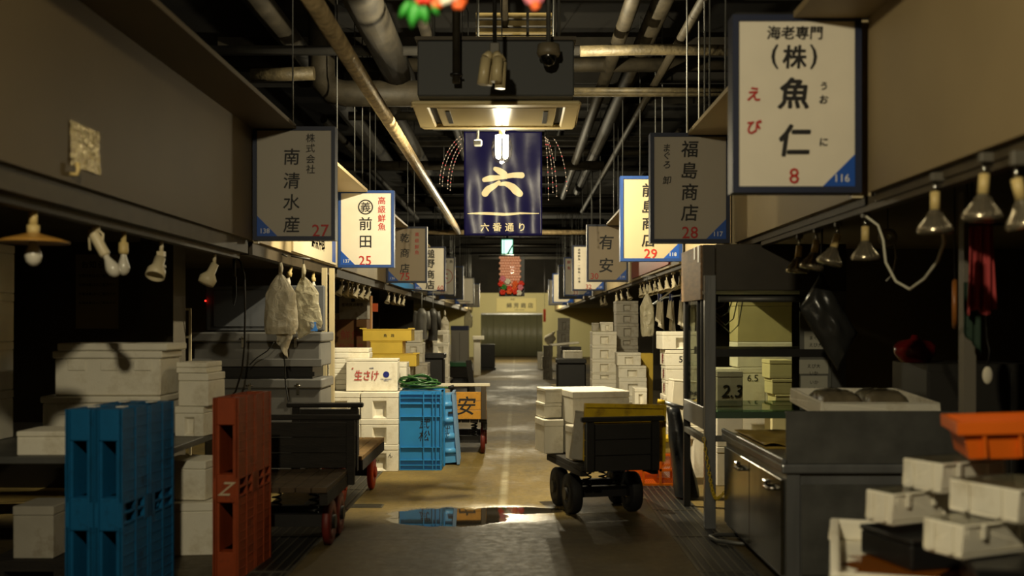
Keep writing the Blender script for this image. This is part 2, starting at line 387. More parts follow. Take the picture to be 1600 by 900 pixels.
for i in range(16):
    x = rr.uniform(-3.2, 3.4); z = rr.uniform(4.3, 5.0); y0 = rr.uniform(3, 20); y1 = y0 + rr.uniform(5, 18)
    struct('ceiling_beam', MB().cyl((x, y0, z), (x, min(y1, 45), z), rr.choice((.04, .06, .12)), 8), (DPIPE, DUCT)[i % 2])
for i in range(5):
    y = 6 + i * 8; struct('ceiling_beam', MB().box(-6, 6, y, y + .25, 4.75, 5.2), CEIL)
for i in range(64):
    sg = rr.choice((-1, 1)); y = rr.uniform(7, 42); x = rr.uniform(1.7, 1.95) * -1 if sg < 0 else rr.uniform(1.36, 1.7)
    struct('ceiling_rod', MB().cyl((x, y, HT + .03), (x, y, 5.2), .007, 6), STEELD)
for i in range(26):
    y = rr.uniform(5, 30); x = rr.uniform(-1.7, 1.4); z = rr.uniform(4.1, 4.5)
    struct('ceiling_rod', MB().cyl((x, y, z), (x, y, 5.2), .006, 6), STEELD)
for i in range(4):
    z = 4.55 + i * .085
    struct('ceiling_louvre', MB().box(-.45, .1, 11.2, 11.26, z, z + .055).box(.13, .38, 11.2, 11.26, z, z + .055), M('louvre_tan', (140, 122, 76), .6))

# ------------------------------------------------------------------ hanging shop signs
NAVYF = M('dark_navy_frame', (20, 30, 58), .5)
def shop_sign(side, d, label, items, corner=None, num=None, face=FACE, frame=FRAMEB, plain=False):
    d *= .85; x0, x1 = (-1.976, -1.36) if side < 0 else (1.0285, 1.645)
    W, H = x1 - x0, .85
    t = thing('hanging_shop_sign', label, 'sign', ((x0 + x1) / 2, d, HB), group='shop signs hanging over the aisle')
    m = MB(); a = .03; D_ = .11
    m.box(-W / 2, -W / 2 + a, 0, D_, 0, H).box(W / 2 - a, W / 2, 0, D_, 0, H).box(-W / 2 + a, W / 2 - a, 0, D_, 0, a).box(-W / 2 + a, W / 2 - a, 0, D_, H - a, H)
    obj('frame', m, frame, t)
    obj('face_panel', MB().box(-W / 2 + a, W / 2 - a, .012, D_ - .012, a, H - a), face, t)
    c = .25 * W
    e = W / 2 - a
    if side < 0: poly = [(-e, a), (-e + c, a), (-e, a + c)]
    else: poly = [(e - c, a), (e, a), (e, a + c)]
    obj('blue_corner', MB().prism(poly, .008, .0115), CORNER, t)
    if corner:
        m = MB(); write(m, corner, (-W / 2 + .15 * W) if side < 0 else W / 2 - .145 * W, a + .04, .085 * W, .006, .004)
        obj('corner_number', m, NUMW, t, fixn=False)
    if num:
        m = MB(); write(m, num[0], -W / 2 + num[1] * W, H * (1 - num[2]), num[3] * W, .008, .01)
        obj('stall_number', m, RED, t, fixn=False)
    k, r = MB(), MB()
    for it in items:
        s, u, v, size = it[:4]; col = it[4] if len(it) > 4 else 'k'; off = it[5] if len(it) > 5 else .014; sh = it[6] if len(it) > 6 else .06; sx = it[7] if len(it) > 7 else 1
        mm = k if col == 'k' else r
        if s == 'O': ring(mm, -W / 2 + u * W, H * (1 - v), size * W, .022 * W, .007); continue
        write(mm, s, -W / 2 + u * W, H * (1 - v), size * W, .008, off, sh, sx)
    if k.v: obj('black_lettering', k, INK, t, fixn=False)
    if r.v: obj('red_lettering', r, RED, t, fixn=False)
    obj('hanger_bracket', MB().box(*((-W / 2 - .004, -W / 2 + .03) if side < 0 else (W / 2 - .03, W / 2 + .02)), .04, .08, -.02, -.0005), CREAM, t)
    return t
def col(s, u, vs, size, c='k', off=.014, sh=.06): return [(ch, u, v, size, c, off, sh) for ch, v in zip(s, vs)]
shop_sign(-1, 9.0, 'dim white hanging sign numbered 27 with four tall black characters', col('南清水産', .47, (.265, .475, .665, .86), .21) + col('株式会社', .7, (.1, .19, .285, .375), .115), '138', ('27', .82, .915, .21), face=M('shaded_white_face', (168, 160, 146), .5), frame=NAVYF)  # white face greyed, the sign's shade is painted into it
shop_sign(-1, 13.3, 'brightly lit white hanging sign numbered 25 with a ringed character', [('O', .49, .215, .135), ('義', .49, .215, .19, 'k', .01, 0)] + col('前田', .49, (.43, .665), .25, 'k', .014, 0) + col('高級鮮魚', .78, (.13, .245, .36, .47), .145, 'r', .012, 0), '137', ('25', .48, .91, .24))
shop_sign(-1, 18.2, 'shaded hanging sign numbered 75 half hidden behind sign 25', col('乾商店', .45, (.2, .47, .74), .24) + col('高級鮮魚', .75, (.14, .25, .36, .46), .11, 'r'), '136', ('75', .45, .89, .26), face=M('dimmed_sign_face', (158, 142, 116), .5), frame=NAVYF)  # face toned down to stand for the shade on this sign
shop_sign(-1, 22.9, 'cream hanging sign numbered 60 with bold black characters', col('槌野商店', .52, (.16, .38, .62, .85), .29, 'k', .03, 0), '135', ('60', .84, .92, .2), frame=NAVYF)
shop_sign(-1, 26.4, 'pale hanging sign numbered 22 with a red ring emblem', [('O', .66, .5, .26, 'r'), ('大', .6, .47, .3, 'r', .03)] + col('鮮魚', .66, (.12,), .12) + [('魚', .86, .12, .13)], '134', ('22', .55, .93, .16), frame=NAVYF)
shop_sign(-1, 30.5, 'shaded hanging sign just beyond sign 22', col('大商店', .72, (.2, .4, .6), .2), None, None, face=M('shaded_sign_face', (92, 88, 80), .5))  # dark face colour stands for shade on the sign
shop_sign(-1, 38.0, 'white hanging sign with a dark frame far down the aisle', [], None, ('12', .6, .92, .14), frame=BLACK)
shop_sign(-1, 43.6, 'last white hanging sign beside the cream end wall', col('大', .85, (.15,), .12) + col('店', .85, (.3,), .12), None, None)
shop_sign(1, 5.75, 'large near hanging sign numbered 8 on the beige right canopy', [('海老専門', .485, .1, .11, 'k', .025), ('(', .33, .235, .2, 'k', .02, 0), (')', .63, .235, .2, 'k', .02, 0), ('株', .485, .235, .19, 'k', .03),
    ('魚', .485, .44, .25, 'k', .034, .12), ('仁', .485, .705, .26, 'k', .034, .14), ('う', .71, .4, .07, 'k', .03, .1), ('お', .71, .475, .075, 'k', .03, .1), ('に', .71, .715, .075, 'k', .03, .1),
    ('え', .17, .445, .12, 'r', .034, .1), ('び', .17, .63, .12, 'r', .034, .1)], '116', ('8', .48, .905, .17), frame=NAVYF)
shop_sign(1, 9.3, 'shaded hanging sign numbered 28 next to the large near sign', col('福島商店', .495, (.145, .34, .535, .725), .22, 'k', .018, .08) + col('まぐろ卸', .21, (.135, .205, .29, .43), .11, 'k', .016, .1), '117', ('28', .5, .905, .21), face=M('shaded_white_face', (190, 180, 162), .5), frame=NAVYF)  # same greyed face, shade included in its colour
shop_sign(1, 12.0, 'bright cream hanging sign numbered 29 partly behind sign 28', col('前島商店', .46, (.165, .36, .555, .75), .23, 'k', .02, .08), '118', ('29', .49, .91, .22), face=M('cream_sign_face', (184, 170, 136), .45))
shop_sign(1, 17.8, 'shaded hanging sign numbered 30 with two large black characters', col('有安', .47, (.31, .71), .37, 'k', .018, .08), '119', ('30', .19, .9, .2), face=MATS['dimmed_sign_face'], frame=NAVYF)  # shares the toned-down face with its shade in the colour
shop_sign(1, 22.5, 'white hanging sign numbered 32 with a narrow column of characters', col('高級鮮魚・一般魚・冷凍', .21, [.1 + i * .07 for i in range(11)], .08, 'k', .012, 0) + col('商店', .6, (.3, .6), .3), '120', ('32', .5, .91, .19), frame=NAVYF)
shop_sign(1, 26.5, 'white hanging sign numbered 33 with two red characters', col('鮮魚', .18, (.13, .28), .13, 'r'), '121', ('33', .42, .92, .18))
shop_sign(1, 30.0, 'shaded hanging sign just beyond sign 33', col('商店', .3, (.2, .5), .2), None, None, face=MATS['shaded_sign_face'])  # same face colour with the shade painted in
shop_sign(1, 35.0, 'bright white blue framed sign far along the right canopies', col('魚商店', .4, (.2, .45, .7), .2), None, None)
shop_sign(1, 39.5, 'last hanging sign on the right canopies by the end wall', [], None, None)

# end wall sign and strip curtain
t = thing('shop_name_board', 'pale yellow shop board over the strip curtain on the end wall', 'sign', (0, END - .05, 2.32))
obj('board', MB().box(-.92, .86, 0, .035, -.31, .31), M('pale_yellow_board', (240, 226, 150), .5), t)
m = MB()
for i, ch in enumerate('綿芳商店'): write(m, ch, -.36 + i * .32, -.02, .24, -.003, .02)
obj('lettering', m, INK, t, fixn=False)
m = MB(); write(m, '仲卸', -.2, .25, .1, -.003); write(m, '京都市中央市場', .1, -.22, .06, -.003)
obj('small_lettering', m, M('faded_ink', (110, 100, 70)), t, fixn=False)
t = thing('strip_curtain', 'murky olive strip curtain closing the far end of the aisle', 'curtain', ((EX0 + EX1) / 2, END + .05, 0))
obj('hanging_rail', MB().box(EX0 - (EX0 + EX1) / 2, EX1 - (EX0 + EX1) / 2, .0, .05, EZ - .06, EZ), STEEL, t)
for i in range(10):
    wd = (EX1 - EX0) / 10; xx = EX0 - (EX0 + EX1) / 2 + i * wd
    m = MB(); n = 6; vs = []
    for z in (.03, EZ - .05):
        for k in range(n + 1): vs.append((xx + k * wd * 1.12 / n, .012 * math.sin(k / n * PI) + .015 * (i % 2), z))
    m.add(vs, [(k, k + 1, n + 2 + k, n + 1 + k) for k in range(n)], True)
    obj('vinyl_strip', m, STRIP, t, solid=.004)

# ------------------------------------------------------------------ lamps down the aisle
TUBE_ON = M('lit_tube', (255, 244, 222), .3, emit=4.5)
TUBE_OFF = M('unlit_tube', (196, 180, 138), .35)
def tubes_mb(h=.2, w_=.045):
    m = MB()
    for k in range(4):
        a = k * PI / 2 + PI / 4; cx, cyy = w_ * math.cos(a), w_ * math.sin(a); ux, uy = -math.sin(a) * .017, math.cos(a) * .017
        pts = [(cx + ux, cyy + uy, -.0)] + [(cx + ux, cyy + uy, -h + .02)] + [(cx + ux * math.cos(j * PI / 4), cyy + uy * math.cos(j * PI / 4), -h + .02 - .017 * math.sin(j * PI / 4)) for j in range(1, 4)] + [(cx - ux, cyy - uy, -h + .02), (cx - ux, cyy - uy, 0)]
        m.tube(pts, .012, 8)
    return m
TM = None
for i, (lx, ly, pw, LAMP_Z) in enumerate(LAMPS_Y):
    lab = ['bare aisle lamp in a glass globe overhead behind the view', 'glowing lamp in a clear globe hanging in front of the banner', 'aisle lamp hidden behind the blue banner', 'aisle lamp hanging above the far flowers', 'aisle lamp nearest the cream end wall'][i]
    t = thing('pendant_lamp', lab, 'lamp', (lx, ly, LAMP_Z + .12), group='pendant lamps down the aisle')
    m = MB().cyl((0, 0, .06), (0, 0, 5.2 - LAMP_Z - .12), .006, 6); obj('cord', m, BLACK, t)
    obj('socket', MB().lathe([(.0, .09), (.022, .09), (.026, .0), (.02, -.012), (0, -.012)], 14), PARCH, t)
    o = obj('lamp_tubes', tubes_mb(.19), TUBE_ON, t)
    g = obj('globe', MB().lathe([(.03, .01), (.075, -.03), (.092, -.1), (.085, -.17), (.055, -.225), (0.001, -.245)], 24), GLOBE, t)
    ld = bpy.data.lights.new('lamp_light', 'POINT'); ld.energy = LAMP_W * pw; ld.color = LAMP_COL; ld.shadow_soft_size = .06
    lo = bpy.data.objects.new('lamp_light', ld); COL.objects.link(lo); lo.parent = t; lo.location = (0, 0, -.3)
# unlit spare lamp in front of the bulkhead
t = thing('unlit_pendant_lamp', 'unlit compact tube lamp hanging in front of the dark bulkhead', 'lamp', (X(773, 6.6), 6.6, Z(80, 6.6)))
obj('rod', MB().cyl((0, 0, .04), (0, 0, 5.2 - Z(80, 6.6)), .014, 8), BLACK, t)
obj('socket', MB().box(-.032, .032, -.03, .03, -.03, .05), M('grey_socket', (92, 88, 78), .5), t, bevel=.006)
m = MB(); m.m = Matrix.Rotation(.1, 4, 'Y')
for k in range(4):
    a = k * PI / 2 + .5; cx, cyy = .056 * math.cos(a), .056 * math.sin(a)
    m.cyl((cx * .55, cyy * .55, -.02), (cx, cyy, -.06), .026, 10, .036)
    m.cyl((cx, cyy, -.06), (cx * 1.15, cyy * 1.15, -.23 + .02 * (k % 2)), .036, 10, .034)
obj('lamp_tubes', m, TUBE_OFF, t)

# ------------------------------------------------------------------ bulkhead, cassette unit, camera
BKF, BKT = 7.3, 8.6
bx0, bx1 = X(652, BKF), X(897, BKF)
bz0, bz1 = Z(150, BKF), Z(63, BKF)
t = thing('bulkhead_box', 'dark grey ceiling bulkhead box above the air conditioner', 'bulkhead', ((bx0 + bx1) / 2, BKF, bz0))
hw = (bx1 - bx0) / 2
obj('casing', MB().box(-hw, hw, 0, 1.3, 0, bz1 - bz0), M('bulkhead_grey', (72, 74, 76), .65), t, bevel=.01)
obj('top_flange', MB().box(-hw - .015, hw + .015, -.015, 1.3, bz1 - bz0, bz1 - bz0 + .025), DARKBEAM, t)
obj('hanger_rod', MB().cyl((-hw + .1, .2, bz1 - bz0 + .02), (-hw + .1, .2, 5.2 - bz0), .012, 8).cyl((hw - .1, .2, bz1 - bz0 + .02), (hw - .1, .2, 5.2 - bz0), .012, 8).cyl((hw - .1, 1.1, bz1 - bz0 + .02), (hw - .1, 1.1, 5.2 - bz0), .012, 8), STEELD, t)
t = thing('flood_lamp', 'flood lamp fixed behind the dark bulkhead box, lighting the far aisle', 'lamp', FLOOD[0])
fy = BKF + 1.3 - FLOOD[0][1]
obj('back_plate', MB().box(-.09, .09, fy + .001, fy + .012, .06, .2), BLACK, t)
obj('lamp_arm', MB().box(-.02, .02, fy + .013, .03, .09, .11), BLACK, t)
obj('bulb', MB().lathe([(.001, .085), (.012, .08), (.014, .06), (.03, .045), (.036, .02), (.03, -.005), (.001, -.02)], 16), TUBE_ON, t)
ld = bpy.data.lights.new('flood_light', 'POINT'); ld.energy = LAMP_W * FLOOD[1]; ld.color = LAMP_COL; ld.shadow_soft_size = .02
lo = bpy.data.objects.new('flood_light', ld); COL.objects.link(lo); lo.parent = t; lo.location = (0, 0, -.045)
t = thing('cassette_air_conditioner', 'cream ceiling cassette air conditioner above the lit lamp', 'air conditioner', (X(775, 7.45), 7.42, Z(165, 7.45)))
P = M('aged_cream', (216, 198, 148), .5); W2 = .615; L2 = .95
m = MB()
m.box(-W2, W2, 0, .09, 0, .032).box(-W2, W2, L2 - .09, L2, 0, .032).box(-W2, -W2 + .12, .09, L2 - .09, 0, .032).box(W2 - .12, W2, .09, L2 - .09, 0, .032)
obj('outer_frame', m, P, t, bevel=.012)
obj('intake_panel', MB().box(-W2 + .17, W2 - .17, .15, L2 - .13, .006, .03), M('glossy_cream', (206, 188, 142), .16), t, bevel=.006)
obj('louvre_slot', MB().box(-W2 + .23, -W2 + .265, .25, L2 - .25, .0, .02), BLACK, t)
obj('louvre_slot', MB().box(W2 - .265, W2 - .23, .25, L2 - .25, .0, .02), BLACK, t)
obj('front_flap', MB().box(-W2 + .13, W2 - .13, .1, .135, .01, .03), BLACK, t)
obj('inner_body', MB().box(-W2 + .05, W2 - .05, .05, L2 - .05, .0325, .0355), BLACK, t)
t = thing('dome_camera', 'small dome security camera in front of the bulkhead box', 'camera', (X(857, 7.1), 7.1, Z(88, 7.1)))
obj('mount', MB().lathe([(0, .08), (.075, .08), (.082, .02), (.072, 0), (0, 0)], 20), M('camera_grey', (116, 106, 86), .5), t)
obj('dome', MB().lathe([(.055, 0), (.052, -.03), (.035, -.06), (.001, -.072)], 20), M('dark_dome', (10, 10, 10), .05), t)
obj('hanging_pole', MB().cyl((0, 0, .08), (0, 0, 5.2 - Z(88, 7.1)), .016, 8), STEELD, t)
t = thing('drop_pipe', 'grey vertical drop pipe in front of the bulkhead', 'pipe', (X(713, 7.15), 7.15, Z(130, 7.15)))
obj('pipe_body', MB().cyl((0, 0, 0), (0, 0, 5.2 - Z(130, 7.15)), .028, 12), DUCT, t)
obj('clamp', MB().cyl((0, 0, .05), (0, 0, .065), .045, 12), BLACK, t)
t = thing('small_ceiling_sensor', 'small clear ceiling sensor beside the lit globe lamp', 'sensor', (X(746, 8.62), 8.7, Z(219, 8.7)))
obj('stem', MB().cyl((0, 0, 0), (0, 0, 5.2 - Z(219, 8.7)), .012, 8), STEELD, t)
obj('head', MB().box(-.035, .035, -.03, .03, -.05, .0), M('sensor_grey', (150, 150, 140), .3), t, bevel=.008)

# ------------------------------------------------------------------ banner, exit light, flowers, beads
d = 12.3
bw, bh, bzb = 122 / F * d, 1.26, Z(368, d)
t = thing('hanging_banner', 'navy vinyl banner with a big cream brush character over the aisle', 'banner', (X(786, d), d, bzb))
def bdy(x, z): return .012 * math.sin(x * 21 + z * 2) * (.4 + .6 * (1 - z / bh)) + .008 * math.sin(x * 9 - z * 7)
m = MB(); nx, nz = 40, 40
vs = [(-bw / 2 + bw * i / nx, bdy(-bw / 2 + bw * i / nx, bh * j / nz), bh * j / nz) for j in range(nz + 1) for i in range(nx + 1)]
m.add(vs, [(j * (nx + 1) + i, j * (nx + 1) + i + 1, (j + 1) * (nx + 1) + i + 1, (j + 1) * (nx + 1) + i) for j in range(nz) for i in range(nx)], True)
obj('vinyl_sheet', m, M('navy_vinyl', (21, 19, 62), .32, spec=.13, bump=.15, bs=9), t, solid=.002)
CREAMT = M('cream_print', (226, 212, 170), .45)
def on_banner(mb):
    mb.v = [(x, bdy(x, z) - .006, z) for x, y, z in mb.v]; return mb
m = MB()
def blob(mb, pts, ws, n=28):   # brush stroke as a ribbon of varying width
    P2 = []; ws = [w_ * d / 10.8 * 1.25 for w_ in ws]
    k = len(pts) - 1
    for i in range(n + 1):
        u = i / n * k; a = min(int(u), k - 1); f = u - a
        p0 = pts[max(a - 1, 0)]; p1 = pts[a]; p2 = pts[a + 1]; p3 = pts[min(a + 2, k)]
        c = [0.5 * (2 * p1[q] + (-p0[q] + p2[q]) * f + (2 * p0[q] - 5 * p1[q] + 4 * p2[q] - p3[q]) * f * f + (-p0[q] + 3 * p1[q] - 3 * p2[q] + p3[q]) * f ** 3) for q in (0, 1)]
        P2.append((c[0], c[1], ws[a] * (1 - f) + ws[a + 1] * f))
    Lf, Rt = [], []
    for i, (x, z, w_) in enumerate(P2):
        a = P2[min(i + 1, n)]; b = P2[max(i - 1, 0)]; dx, dz = a[0] - b[0], a[1] - b[1]; l = math.hypot(dx, dz) or 1
        Lf.append((x - dz / l * w_, 0, z + dx / l * w_)); Rt.append((x + dz / l * w_, 0, z - dx / l * w_))
    mb.add(Lf + Rt, [(i, n + 1 + i, n + 2 + i, i + 1) for i in range(n)])
    for c in (P2[0], P2[-1]):
        mb.add([(c[0] + c[2] * math.cos(2 * PI * j / 14), -.0004, c[1] + c[2] * math.sin(2 * PI * j / 14)) for j in range(14)], [tuple(range(14))])
ox, oz = X(786, d), 0; kb = d / 10.8
def q(px, py): return (X(px, d) - X(786, d), Z(py, d) - bzb)
blob(m, [q(774, 264), q(780, 267), q(788, 272), q(791, 277)], [.018, .027, .027, .014])
blob(m, [q(757, 281), q(766, 279), q(782, 277), q(800, 274), q(815, 274)], [.02, .026, .018, .022, .026])
blob(m, [q(780, 284), q(773, 290), q(763, 296), q(758, 302)], [.012, .022, .03, .03])
blob(m, [q(781, 288), q(790, 287), q(800, 292), q(806, 298), q(812, 303)], [.012, .02, .03, .034, .028])
m.v = [(x, bdy(x, z) - .006 + y, z) for x, y, z in m.v]
obj('brush_character', m, CREAMT, t, fixn=False)
m = MB(); blob(m, [q(731, 334), q(755, 333.3), q(786, 335), q(815, 333.5), q(842, 333.5)], [.003, .011, .012, .008, .003])
obj('brush_line', on_banner(m), CREAMT, t, fixn=False)
m = MB()
for i, ch in enumerate('六番通り'): write(m, ch, q(757.5 + i * 19.3, 355)[0], q(0, 355)[1], .11, 0, .02)
obj('lettering', on_banner(m), CREAMT, t, fixn=False)
obj('hanging_rod', MB().cyl((-bw / 2 - .03, 0, bh), (bw / 2 + .03, 0, bh), .012, 8).cyl((-bw / 2 + .05, 0, bh), (-bw / 2 + .05, 0, 5.2 - bzb), .005, 6).cyl((bw / 2 - .05, 0, bh), (bw / 2 - .05, 0, 5.2 - bzb), .005, 6), STEELD, t)

de = 27.0
t = thing('exit_light', 'small glowing white exit light box with green edging', 'light', (X(792.5, de), de, Z(398, de)))
ew = 20 / F * de; eh = 25 / F * de
obj('housing', MB().box(-ew / 2, ew / 2, 0, .1, 0, eh), M('exit_green', (0, 150, 104), .4), t)
obj('lit_panel', MB().box(-ew / 2 + .03, ew / 2 - .03, -.012, 0, .03, eh - .03), M('exit_glow', (200, 255, 230), .4, emit=1.6), t)
obj('diagonal_mark', MB().prism([(-ew * .02, .03), (ew * .14, .03), (ew * .42, eh * .5), (ew * .42, eh * .66)], -.016, -.0125), MATS['exit_green'], t)
obj('ceiling_stem', MB().cyl((0, .05, eh), (0, .05, 5.2 - Z(398, de)), .03, 8), BLACK, t)

df = 20.5
t = thing('flower_hanging', 'black board hung with pink scales and red paper flowers', 'decoration', (X(799.5, df), df, Z(463, df)))
fw, fh = 40 / F * df, 62 / F * df
obj('backing_board', MB().box(-fw / 2, fw / 2, .02, .06, 0, fh * .36).box(fw * .16, fw / 2, .02, .06, fh * .361, fh), BLACK, t)
m = MB(); rr = random.Random(5)
for j in range(11):
    for i in range(8):
        x = -fw / 2 + .03 + i * .052 + (.026 if j % 2 else 0); z = fh - .02 - j * .055
        m.sphere((x, -.0, z), .034, 6, 1, .5, .9)
obj('pink_scales', m, M('pink_scale', (252, 186, 160), .3), t)
FC = [M('flower_red', (226, 50, 24), .5), M('flower_orange', (240, 104, 40), .5), M('flower_white', (230, 224, 206), .5), M('flower_pink', (226, 130, 150), .5), M('leaf_green', (44, 126, 40), .5)]
def rosette(mb, c, r, n=6, seed=0):
    rr = random.Random(seed)
    for k in range(n):
        a = 2 * PI * k / n + rr.uniform(-.2, .2)
        mb.sphere((c[0] + r * .6 * math.cos(a), c[1] + rr.uniform(-.2, .2) * r, c[2] + r * .6 * math.sin(a)), r * .5, 7, 1, .6, 1)
    mb.sphere(c, r * .4, 7, 1, .9, 1)
for k in range(13):
    x = -fw / 2 + .07 + (k % 4) * .12 + rr.uniform(-.03, .03); z = .07 + (k // 4) * .1 + rr.uniform(-.03, .03)
    m = MB(); rosette(m, (x, -.05, z), .06, 6, k); obj('paper_flower', m, FC[(0, 1, 0, 2, 4, 0, 1, 3, 0, 2, 1, 0, 3)[k]], t)
obj('hanging_cord', MB().cyl((-fw * .3, .04, fh), (-fw * .3, .04, 5.2 - Z(463, df)), .006, 6).cyl((fw * .3, .04, fh), (fw * .3, .04, 5.2 - Z(463, df)), .006, 6), BLACK, t)

def beads(cx, pxs, top, lab):
    db = 11.8
    t = thing('bead_garland', lab, 'garland', (X(cx, db), db, Z(top, db)), group='bead strings beside the banner')
    for k, (xa, ya, xb, yb) in enumerate(pxs):
        a = Vector((X(xa, db) - X(cx, db), .02 * k, Z(ya, db) - Z(top, db))); b = Vector((X(xb, db) - X(cx, db), .02 * k, Z(yb, db) - Z(top, db)))
        pts = []
        for i in range(15):
            f = i / 14; x = a.x + (b.x - a.x) * (1 - (1 - f) ** 1.9); z = a.z + (b.z - a.z) * (f ** 1.25); pts.append((x, a.y, z))
        o = obj('bead_string', MB().tube(pts, .0022, 5), STEELD, t)
        m1 = MB(); m2 = MB()
        for i, p in enumerate(pts[1:]): (m1 if i % 3 == 2 else m2).sphere(p, .0075, 6)
        obj('pink_beads', m1, M('pink_bead', (236, 110, 120), .25), o); obj('clear_beads', m2, M('pale_bead', (200, 180, 170), .2), o)
    obj('hook_cord', MB().cyl((0, .03, -.03), (0, .03, 5.2 - Z(top, db)), .004, 6).cyl((pxs[0][0] and X(pxs[0][0], db) - X(cx, db), .0, -.0), (0, .03, -.0), .004, 6), BLACK, t)
beads(722, [(723, 211, 687, 287), (725, 214, 691, 290), (722, 222, 699, 294), (724, 228, 703, 296)], 210, 'pink bead strings arching out left of the navy banner')
beads(856, [(851, 211, 857, 312), (852, 213, 864, 300), (854, 214, 870, 306), (864, 214, 886, 297)], 210, 'pink bead strings hanging right of the navy banner')

# paper flowers hanging close overhead
dn = 2.7
def flower_bunch(px, py, lab, leaves, petals, seed):
    t = thing('paper_flower_bunch', lab, 'decoration', (X(px, dn), dn, Z(py, dn)))
    rr = random.Random(seed)
    for k, (x, z, r, c) in enumerate(petals):
        m = MB(); rosette(m, (x, rr.uniform(-.02, .02), z), r, 6, seed + k); obj('flower_head', m, FC[c], t)
    m = MB()
    for x, z, l, a in leaves:
        n = 6; vs = []
        for i in range(n + 1):
            f = i / n; w_ = l * .26 * math.sin(PI * min(1, f * .93 + .07)); cx = x + math.sin(a) * l * f; cz = z - math.cos(a) * l * f
            vs += [(cx - w_ * math.cos(a), .012 * math.sin(f * 3), cz - w_ * math.sin(a)), (cx, -.008, cz), (cx + w_ * math.cos(a), .012 * math.sin(f * 3), cz + w_ * math.sin(a))]
        m.add(vs, [(3 * i + j, 3 * i + j + 1, 3 * i + 4 + j, 3 * i + 3 + j) for i in range(n) for j in (0, 1)], True)
    if leaves: obj('leaves', m, M('flower_leaf', (50, 150, 50), .5), t, solid=.002)
    obj('hanging_cord', MB().cyl((0, 0, .02), (0, 0, 5.2 - Z(py, dn)), .003, 6), BLACK, t)
s_ = dn / F
flower_bunch(678, 4, 'blurred green and red paper flower bunch overhead at the top edge', [(-30 * s_, 0, .07, -.1), (-18 * s_, 0, .06, .2), (-38 * s_, 3 * s_, .055, -.5), (-6 * s_, 4 * s_, .05, .5), (-24 * s_, 8 * s_, .065, 0)],
             [(-16 * s_, 8 * s_, .024, 0), (4 * s_, 5 * s_, .024, 1), (18 * s_, 8 * s_, .022, 2), (38 * s_, 2 * s_, .02, 1), (30 * s_, 16 * s_, .022, 2)], 3)
flower_bunch(834, 3, 'blurred small pink paper flower hanging overhead', [], [(-6 * s_, 6 * s_, .016, 3), (8 * s_, 8 * s_, .016, 3), (2 * s_, -8 * s_, .012, 1)], 9)

# ------------------------------------------------------------------ foam boxes
FM = {}
def foam_meshes(w, d, h, pocket, mat, lidh):
    k = (round(w, 3), round(d, 3), round(h, 3), pocket, mat.name, round(lidh, 3))
    if k in FM: return FM[k]
    hb = h - lidh; m = MB()
    if pocket:
        pw = w * .18; xs = [-w / 2, -pw, pw, w / 2]; zs = [0, hb * .05, hb * .84, hb]; rec = min(.045, d * .1)
        idx = {}; vs = []
        def V(p):
            p = (round(p[0], 5), round(p[1], 5), round(p[2], 5))
            if p not in idx: idx[p] = len(vs); vs.append(p)
            return idx[p]
        fs = []
        for s in (-1, 1):
            y = s * d / 2
            for i in range(3):
                for j in range(3):
                    if (i, j) == (1, 1): continue
                    fs.append([V((xs[i], y, zs[j])), V((xs[i + 1], y, zs[j])), V((xs[i + 1], y, zs[j + 1])), V((xs[i], y, zs[j + 1]))])
            a = [V((xs[1], y, zs[1])), V((xs[2], y, zs[1])), V((xs[2], y, zs[2])), V((xs[1], y, zs[2]))]
            yi = y - s * rec
            b = [V((xs[1] + .02, yi, zs[1] + .015)), V((xs[2] - .02, yi, zs[1] + .015)), V((xs[2] - .012, yi, zs[2] - .012)), V((xs[1] + .012, yi, zs[2] - .012))]
            fs += [[a[q], a[(q + 1) % 4], b[(q + 1) % 4], b[q]] for q in range(4)] + [b]
        for z in (0, hb): fs.append([V((x, -d / 2, z)) for x in xs] + [V((x, d / 2, z)) for x in xs[::-1]])
        for x in (xs[0], xs[-1]): fs.append([V((x, -d / 2, z)) for z in zs] + [V((x, d / 2, z)) for z in zs[::-1]])
        m.add(vs, fs)
    else: m.box(-w / 2, w / 2, -d / 2, d / 2, 0, hb)
    body = m.mesh('foam_body', mat); fix(body)
    l = MB().box(-w / 2 - .002, w / 2 + .002, -d / 2 - .002, d / 2 + .002, hb + .0015, h - .001); lid = l.mesh('foam_lid', mat); fix(lid)
    FM[k] = (body, lid); return FM[k]
def fbox(x, y, z, w, d, h, label, group=None, rz=0, pocket=True, mat=None, name='foam_box', lidh=None, rot=None, cat='box'):
    mat = mat or FOAM
    lidh = lidh if lidh is not None else min(.055, h * .24)
    b, l = foam_meshes(w, d, h, pocket, mat, lidh)
    t = thing(name, label, cat, (x, y, z), rz, group)
    if rot: t.rotation_euler = rot
    obj('body', b, mat, t, bevel=.005); obj('lid', l, mat, t, bevel=.005)
    return t
def fpx(px0, px1, py0, py1, d, dep, label, **k):
    z = k.pop('z', Z(py1, d)); h = k.pop('h', None) or Z(py0, d) - z
    return fbox((X(px0, d) + X(px1, d)) / 2, d + dep / 2, z, (px1 - px0) * d / F, dep, h, label, **k)
srnd = random.Random(11)
NEXT_UP = ['lowest', 'second', 'third', 'fourth', 'fifth', 'sixth', 'seventh', 'eighth', 'ninth', 'tenth']
def stack(x, y, w, d, hs, where, group, jit=.015, mat=None, z=0, kind='white foam box', **k):
    """hs = heights from the bottom up; one thing per box"""
    out = []
    for i, h in enumerate(hs):
        nm = 'topmost' if i == len(hs) - 1 else NEXT_UP[i]
        out.append(fbox(x + srnd.uniform(-jit, jit), y + srnd.uniform(-jit, jit), z, w + srnd.uniform(-.4, .4) * jit, d, h - .001, '%s %s in the stack %s' % (nm, kind, where), group, srnd.uniform(-1, 1) * jit * 1.5, mat=mat, **k)); z += h
    return out
